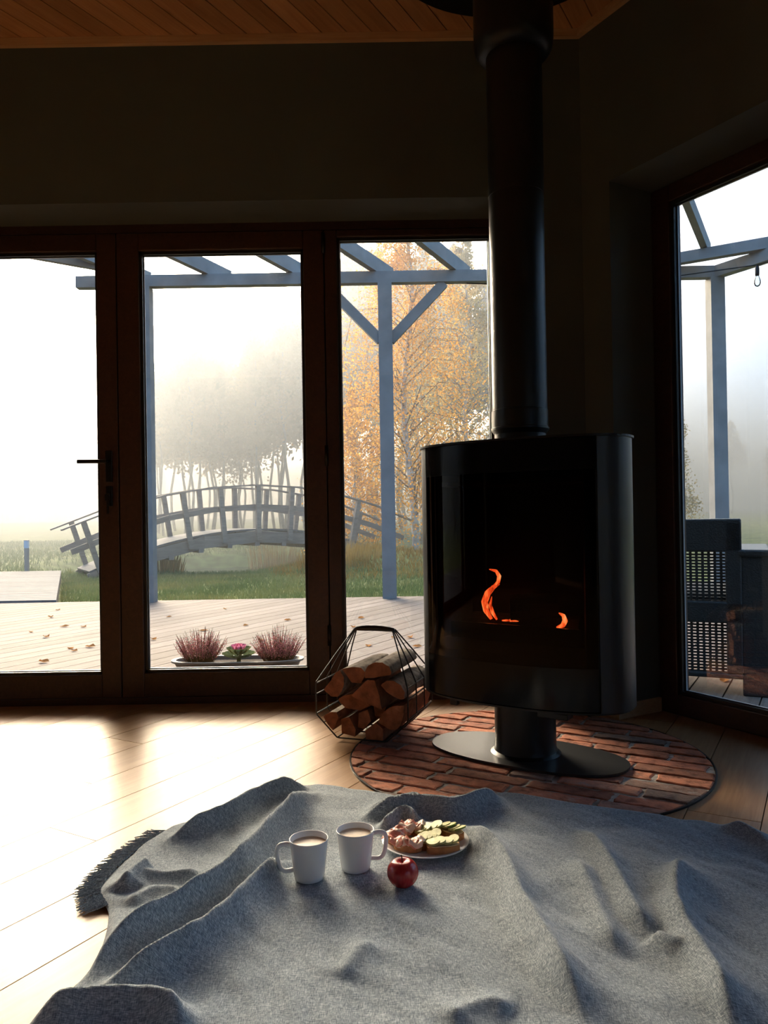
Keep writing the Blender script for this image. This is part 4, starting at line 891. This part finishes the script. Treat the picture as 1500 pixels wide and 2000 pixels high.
for o_ in (-.03, BWID + .03):
    for s in (.035, .17, .29, .395, .505, .61, .72, .83, .945):
        t = btan(s); nup = bn.cross(t) * -1
        if nup.z < 0: nup = -nup
        p0 = bpnt(s, o_, -.22); p1 = bpnt(s, o_) + nup * .82; MB().bar(p0, p1, .085, .085, up=bn).build('post', M['bridge'], bridge)
    for hgt, th_, nm in ((.83, .028, 'handrail'), (.42, .10, 'mid_rail')):
        for i in range(8):
            s0, s1 = -.02 + 1.04 * i / 8, -.02 + 1.04 * (i + 1) / 8
            def rp(s):
                t = btan(min(max(s, 0), 1)); nu_ = bn.cross(t) * -1
                if nu_.z < 0: nu_ = -nu_
                return bpnt(s, o_ + (.0 if nm == 'handrail' else (.045 if o_ < 0 else -.045))) + nu_ * hgt
            MB().bar(rp(s0), rp(s1), .11 if nm == 'handrail' else .03, th_).build(nm, M['bridge'], bridge)
MB().bar(bpnt(.92, -.1, -.38), bpnt(.92, BWID + .1, -.38), .2, .3).build('abutment', M['bridge'], bridge)
bo = empty('bollard_lamp', (-6.36, 13.65, -.17), 'slim grey bollard lamp with pale blue top on the meadow', 'bollard')
MB().box((-6.36, 13.65, .10), (.062, .062, .54)).build('post', M['bollard'], bo); MB().box((-6.36, 13.65, .43), (.066, .066, .13)).build('diffuser', M['bollardtop'], bo); MB().box((-6.36, 13.65, .502), (.072, .072, .012)).build('cap', M['bollard'], bo)

# ------------------------------------------------------------------ trees
def tree_mesh(h, r0, crown0, crown_r, nb, nl, leaf, droop=.35, lean=0.0, peak=.35, shape=1.0):
    """Trunk, branches and leaf quads around the origin."""
    tr_, br, lv = MB(), MB(), MB(); n = 9
    tp = [Vector((lean * h * (i / n) ** 2 + .012 * h * math.sin(i * 1.3), .010 * h * math.cos(i * 1.7) - .01 * h, h * i / n)) for i in range(n + 1)]
    tr_.tube(tp, [r0 * (1 - .88 * i / n) + .004 for i in range(n + 1)], 8)
    ends = []
    for k in range(nb):
        f = crown0 + (1 - crown0) * ((k + random.random()) / nb) ** .9; i = min(n - 1, int(f * n)); b0 = tp[i].lerp(tp[i + 1], f * n - i); g = (f - crown0) / (1 - crown0)
        rad = crown_r * (math.sin(PI * min(1, max(.04, (g + .18) / 1.18)) ** peak) ** shape) * random.uniform(.65, 1.1); a = random.uniform(0, 2 * PI); d = Vector((math.cos(a), math.sin(a), 0))
        p1 = b0 + d * rad * .5 + UP * rad * .42; p2 = b0 + d * rad * .9 + UP * rad * .35; p3 = b0 + d * rad * 1.05 + UP * (rad * .35 - rad * droop * 1.3)
        br.tube([b0, p1, p2, p3], [r0 * .20 * (1 - .6 * f) + .004, .010, .006, .002], 4, cap=False); ends.append((b0, p1, p2, p3, rad))
    per = max(1, nl // nb)
    V = np.zeros((per * nb, 4, 3)); c = 0
    for b0, p1, p2, p3, rad in ends:
        P4 = np.array([b0, p1, p2, p3])
        for q in range(per):
            t = .12 + 2.88 * random.random() ** .8; i = min(2, int(t)); p = P4[i] + (P4[i + 1] - P4[i]) * (t - i); p = p + rng.normal(size=3) * rad * np.array((.16, .16, .20)); p[2] -= abs(rng.normal()) * rad * droop * .55
            e1 = rng.normal(size=3); e1 /= np.linalg.norm(e1); e2 = np.cross(e1, rng.normal(size=3)); e2 /= np.linalg.norm(e2); s = leaf * random.uniform(.6, 1.3)
            V[c] = (p - e1 * s, p + e2 * s * .7, p + e1 * s, p - e2 * s * .7); c += 1
    lv.v = [tuple(q) for q in V.reshape(-1, 3)]; lv.f = [(4 * i, 4 * i + 1, 4 * i + 2, 4 * i + 3) for i in range(c)]
    return tr_, br, lv
def make_tree(name, loc, lab, group, args, mats, cat='tree'):
    root = empty(name, (0, 0, 0), lab, cat, group); t, b_, l = tree_mesh(**args)
    t.build('trunk', mats[0], root, smooth=True); b_.build('branches', mats[1], root, kind='stuff'); l.build('foliage', mats[2], root, kind='stuff'); root.location = loc; return root
GM = (M['birchbark'], M['twig'], M['gold'])
def at(x, Y): return ((x - 750) / F_PX * Y + .0165 * 0, Y)
def gl_(x, y): return (x, y, ground(x, y) - .05)
make_tree('birch_tree', gl_(.60, 17.6), 'golden birch with white trunk right of the pergola post', None, dict(h=10.5, r0=.095, crown0=.16, crown_r=2.3, nb=110, nl=44000, leaf=.026, droop=.45, peak=.30, shape=.7), GM)
make_tree('birch_tree', gl_(-.75, 20.5), 'orange-leaved young birch just behind the bridge end', None, dict(h=5.6, r0=.05, crown0=.08, crown_r=1.5, nb=60, nl=13000, leaf=.034, droop=.3, peak=.45), GM)
make_tree('birch_tree', gl_(2.35, 21.0), 'golden birch partly hidden behind the stove pipe', None, dict(h=8.8, r0=.08, crown0=.14, crown_r=2.0, nb=90, nl=16000, leaf=.036, droop=.4, peak=.32, shape=.7), (M['birchbark'], M['twig'], M['paleleaf']))
make_tree('birch_tree', gl_(1.25, 26.0), 'pale birch standing in the mist behind the golden one', None, dict(h=9.5, r0=.09, crown0=.12, crown_r=2.6, nb=90, nl=15000, leaf=.045, droop=.35, peak=.35), (M['birchbark'], M['twig'], M['paleleaf']))
make_tree('birch_tree', gl_(8.3, 22.5), 'pale frosted birch at the left edge of the right window', None, dict(h=5.2, r0=.06, crown0=.08, crown_r=1.0, nb=70, nl=12000, leaf=.032, droop=.35, peak=.4), (M['birchbark'], M['twig'], M['paleleaf']))
protos = []
for k, a in enumerate((dict(h=15, r0=.11, crown0=.46, crown_r=2.0), dict(h=13, r0=.095, crown0=.42, crown_r=1.8), dict(h=16.5, r0=.12, crown0=.50, crown_r=2.2), dict(h=12, r0=.09, crown0=.38, crown_r=1.9))):
    root = empty('forest_tree', (0, 0, 0), 'tall slender tree of the misty wood beyond the pond', 'tree', 'trees of the misty wood'); t, b_, l = tree_mesh(nb=60, nl=5600, leaf=.13, droop=.3, peak=.62, shape=.75, **a)
    t.build('trunk', M['ftrunk'], root, smooth=True); b_.build('branches', M['ftrunk'], root, kind='stuff'); l.build('foliage', M['fleaf'], root, kind='stuff'); protos.append(root)
used = [False] * 4
def plant(k, x, y, s):
    if not used[k]: o = protos[k]; used[k] = True
    else: o = copy_tree(protos[k])
    o.location = (x, y, ground(x, y) - .1); o.rotation_euler = (0, 0, random.uniform(0, 6)); o.scale = (s, s, s); return o
row = [(-13.6, 46, .68), (-12.6, 43, .80), (-11.7, 47, .76), (-10.9, 42, .90), (-10.0, 45, .84), (-9.2, 41, .86), (-8.5, 46, .88), (-7.9, 42, .76), (-7.2, 44, .93), (-6.6, 40, .92), (-6.0, 45, .95), (-5.3, 41, .98), (-4.7, 46, 1.05), (-4.0, 42, 1.05), (-3.2, 44, 1.08), (-2.4, 40, 1.0), (-1.5, 43, 1.05), (-.4, 41, 1.0), (1.0, 44, 1.05), (2.6, 42, 1.0), (4.2, 45, 1.05), (6, 43, 1.0),
       (-11.2, 39, .70), (-9.6, 38, .66), (-8.0, 38.5, .7), (-6.1, 37.5, .74), (-4.9, 38, .8), (-12.0, 52, .95), (-9.8, 53, 1.0), (-7.0, 52, 1.05), (-4.5, 53, 1.15), (-2.0, 52, 1.1), (1.5, 53, 1.1), (4.5, 52, 1.1)]
row += [(-13.2 + 1.02 * i + .3 * math.sin(i * 2.3), 48.5 + 1.2 * math.sin(i * 1.7), .82 + .02 * i) for i in range(14)]
SKYLINE = [(250, 760), (300, 740), (340, 690), (362, 660), (395, 705), (430, 672), (450, 715), (466, 770), (480, 690), (495, 645), (525, 690), (560, 625), (600, 575), (680, 520), (800, 510), (1000, 500)]
PH = (15, 13, 16.5, 12)
for i, (x, y, s) in enumerate(row):                       # the wood's skyline dips and rises as the photo shows
    top_ = float(np.interp(750 + 1500 * x / y, [q[0] for q in SKYLINE], [q[1] for q in SKYLINE])); H_ = (1013 - top_) * y / 1500 + .9
    plant(i % 4, x, y, H_ * 1.04 / PH[i % 4] * (1.0 if i % 3 else .9))
far = [(-62, 108, .75), (-55, 112, .8), (-47, 110, .7), (-40, 115, .75), (-33, 112, .8), (-70, 115, .8)]
for i, (x, y, s) in enumerate(far):
    o = plant((i + 1) % 4, x, y, s); o['label'] = 'faint tree on the far side of the misty meadow at the left'; o['group'] = 'faint trees across the meadow'
far = [(38, 84, .62), (42, 82, .70), (46.5, 86, .58), (50, 84, .66), (34, 90, .55), (55, 90, .8), (47, 80, .5)]
for i, (x, y, s) in enumerate(far):
    o = plant((i + 2) % 4, x, y, s); o['label'] = 'faint bluish tree far off in the fog beyond the right window'; o['group'] = 'faint trees beyond the right window'

# ------------------------------------------------------------------ fog: a ring of mist around the garden
fg = MB(); seg = 48; vs = []; 
for r, z in ((9.8, -2.5), (9.8, 11), (190, 11), (190, -2.5)):
    for k in range(seg): a = 2 * PI * k / seg; vs.append((HC.x + r * math.cos(a), HC.y + r * math.sin(a), z))
fs = []
for i in range(4):
    j = (i + 1) % 4
    for k in range(seg): fs.append((i * seg + (k + 1) % seg, i * seg + k, j * seg + k, j * seg + (k + 1) % seg))
fg.add(vs, fs).build('morning_fog', M['fog'], kind='stuff', label='white morning mist hanging over pond, meadow and wood', cat='fog')
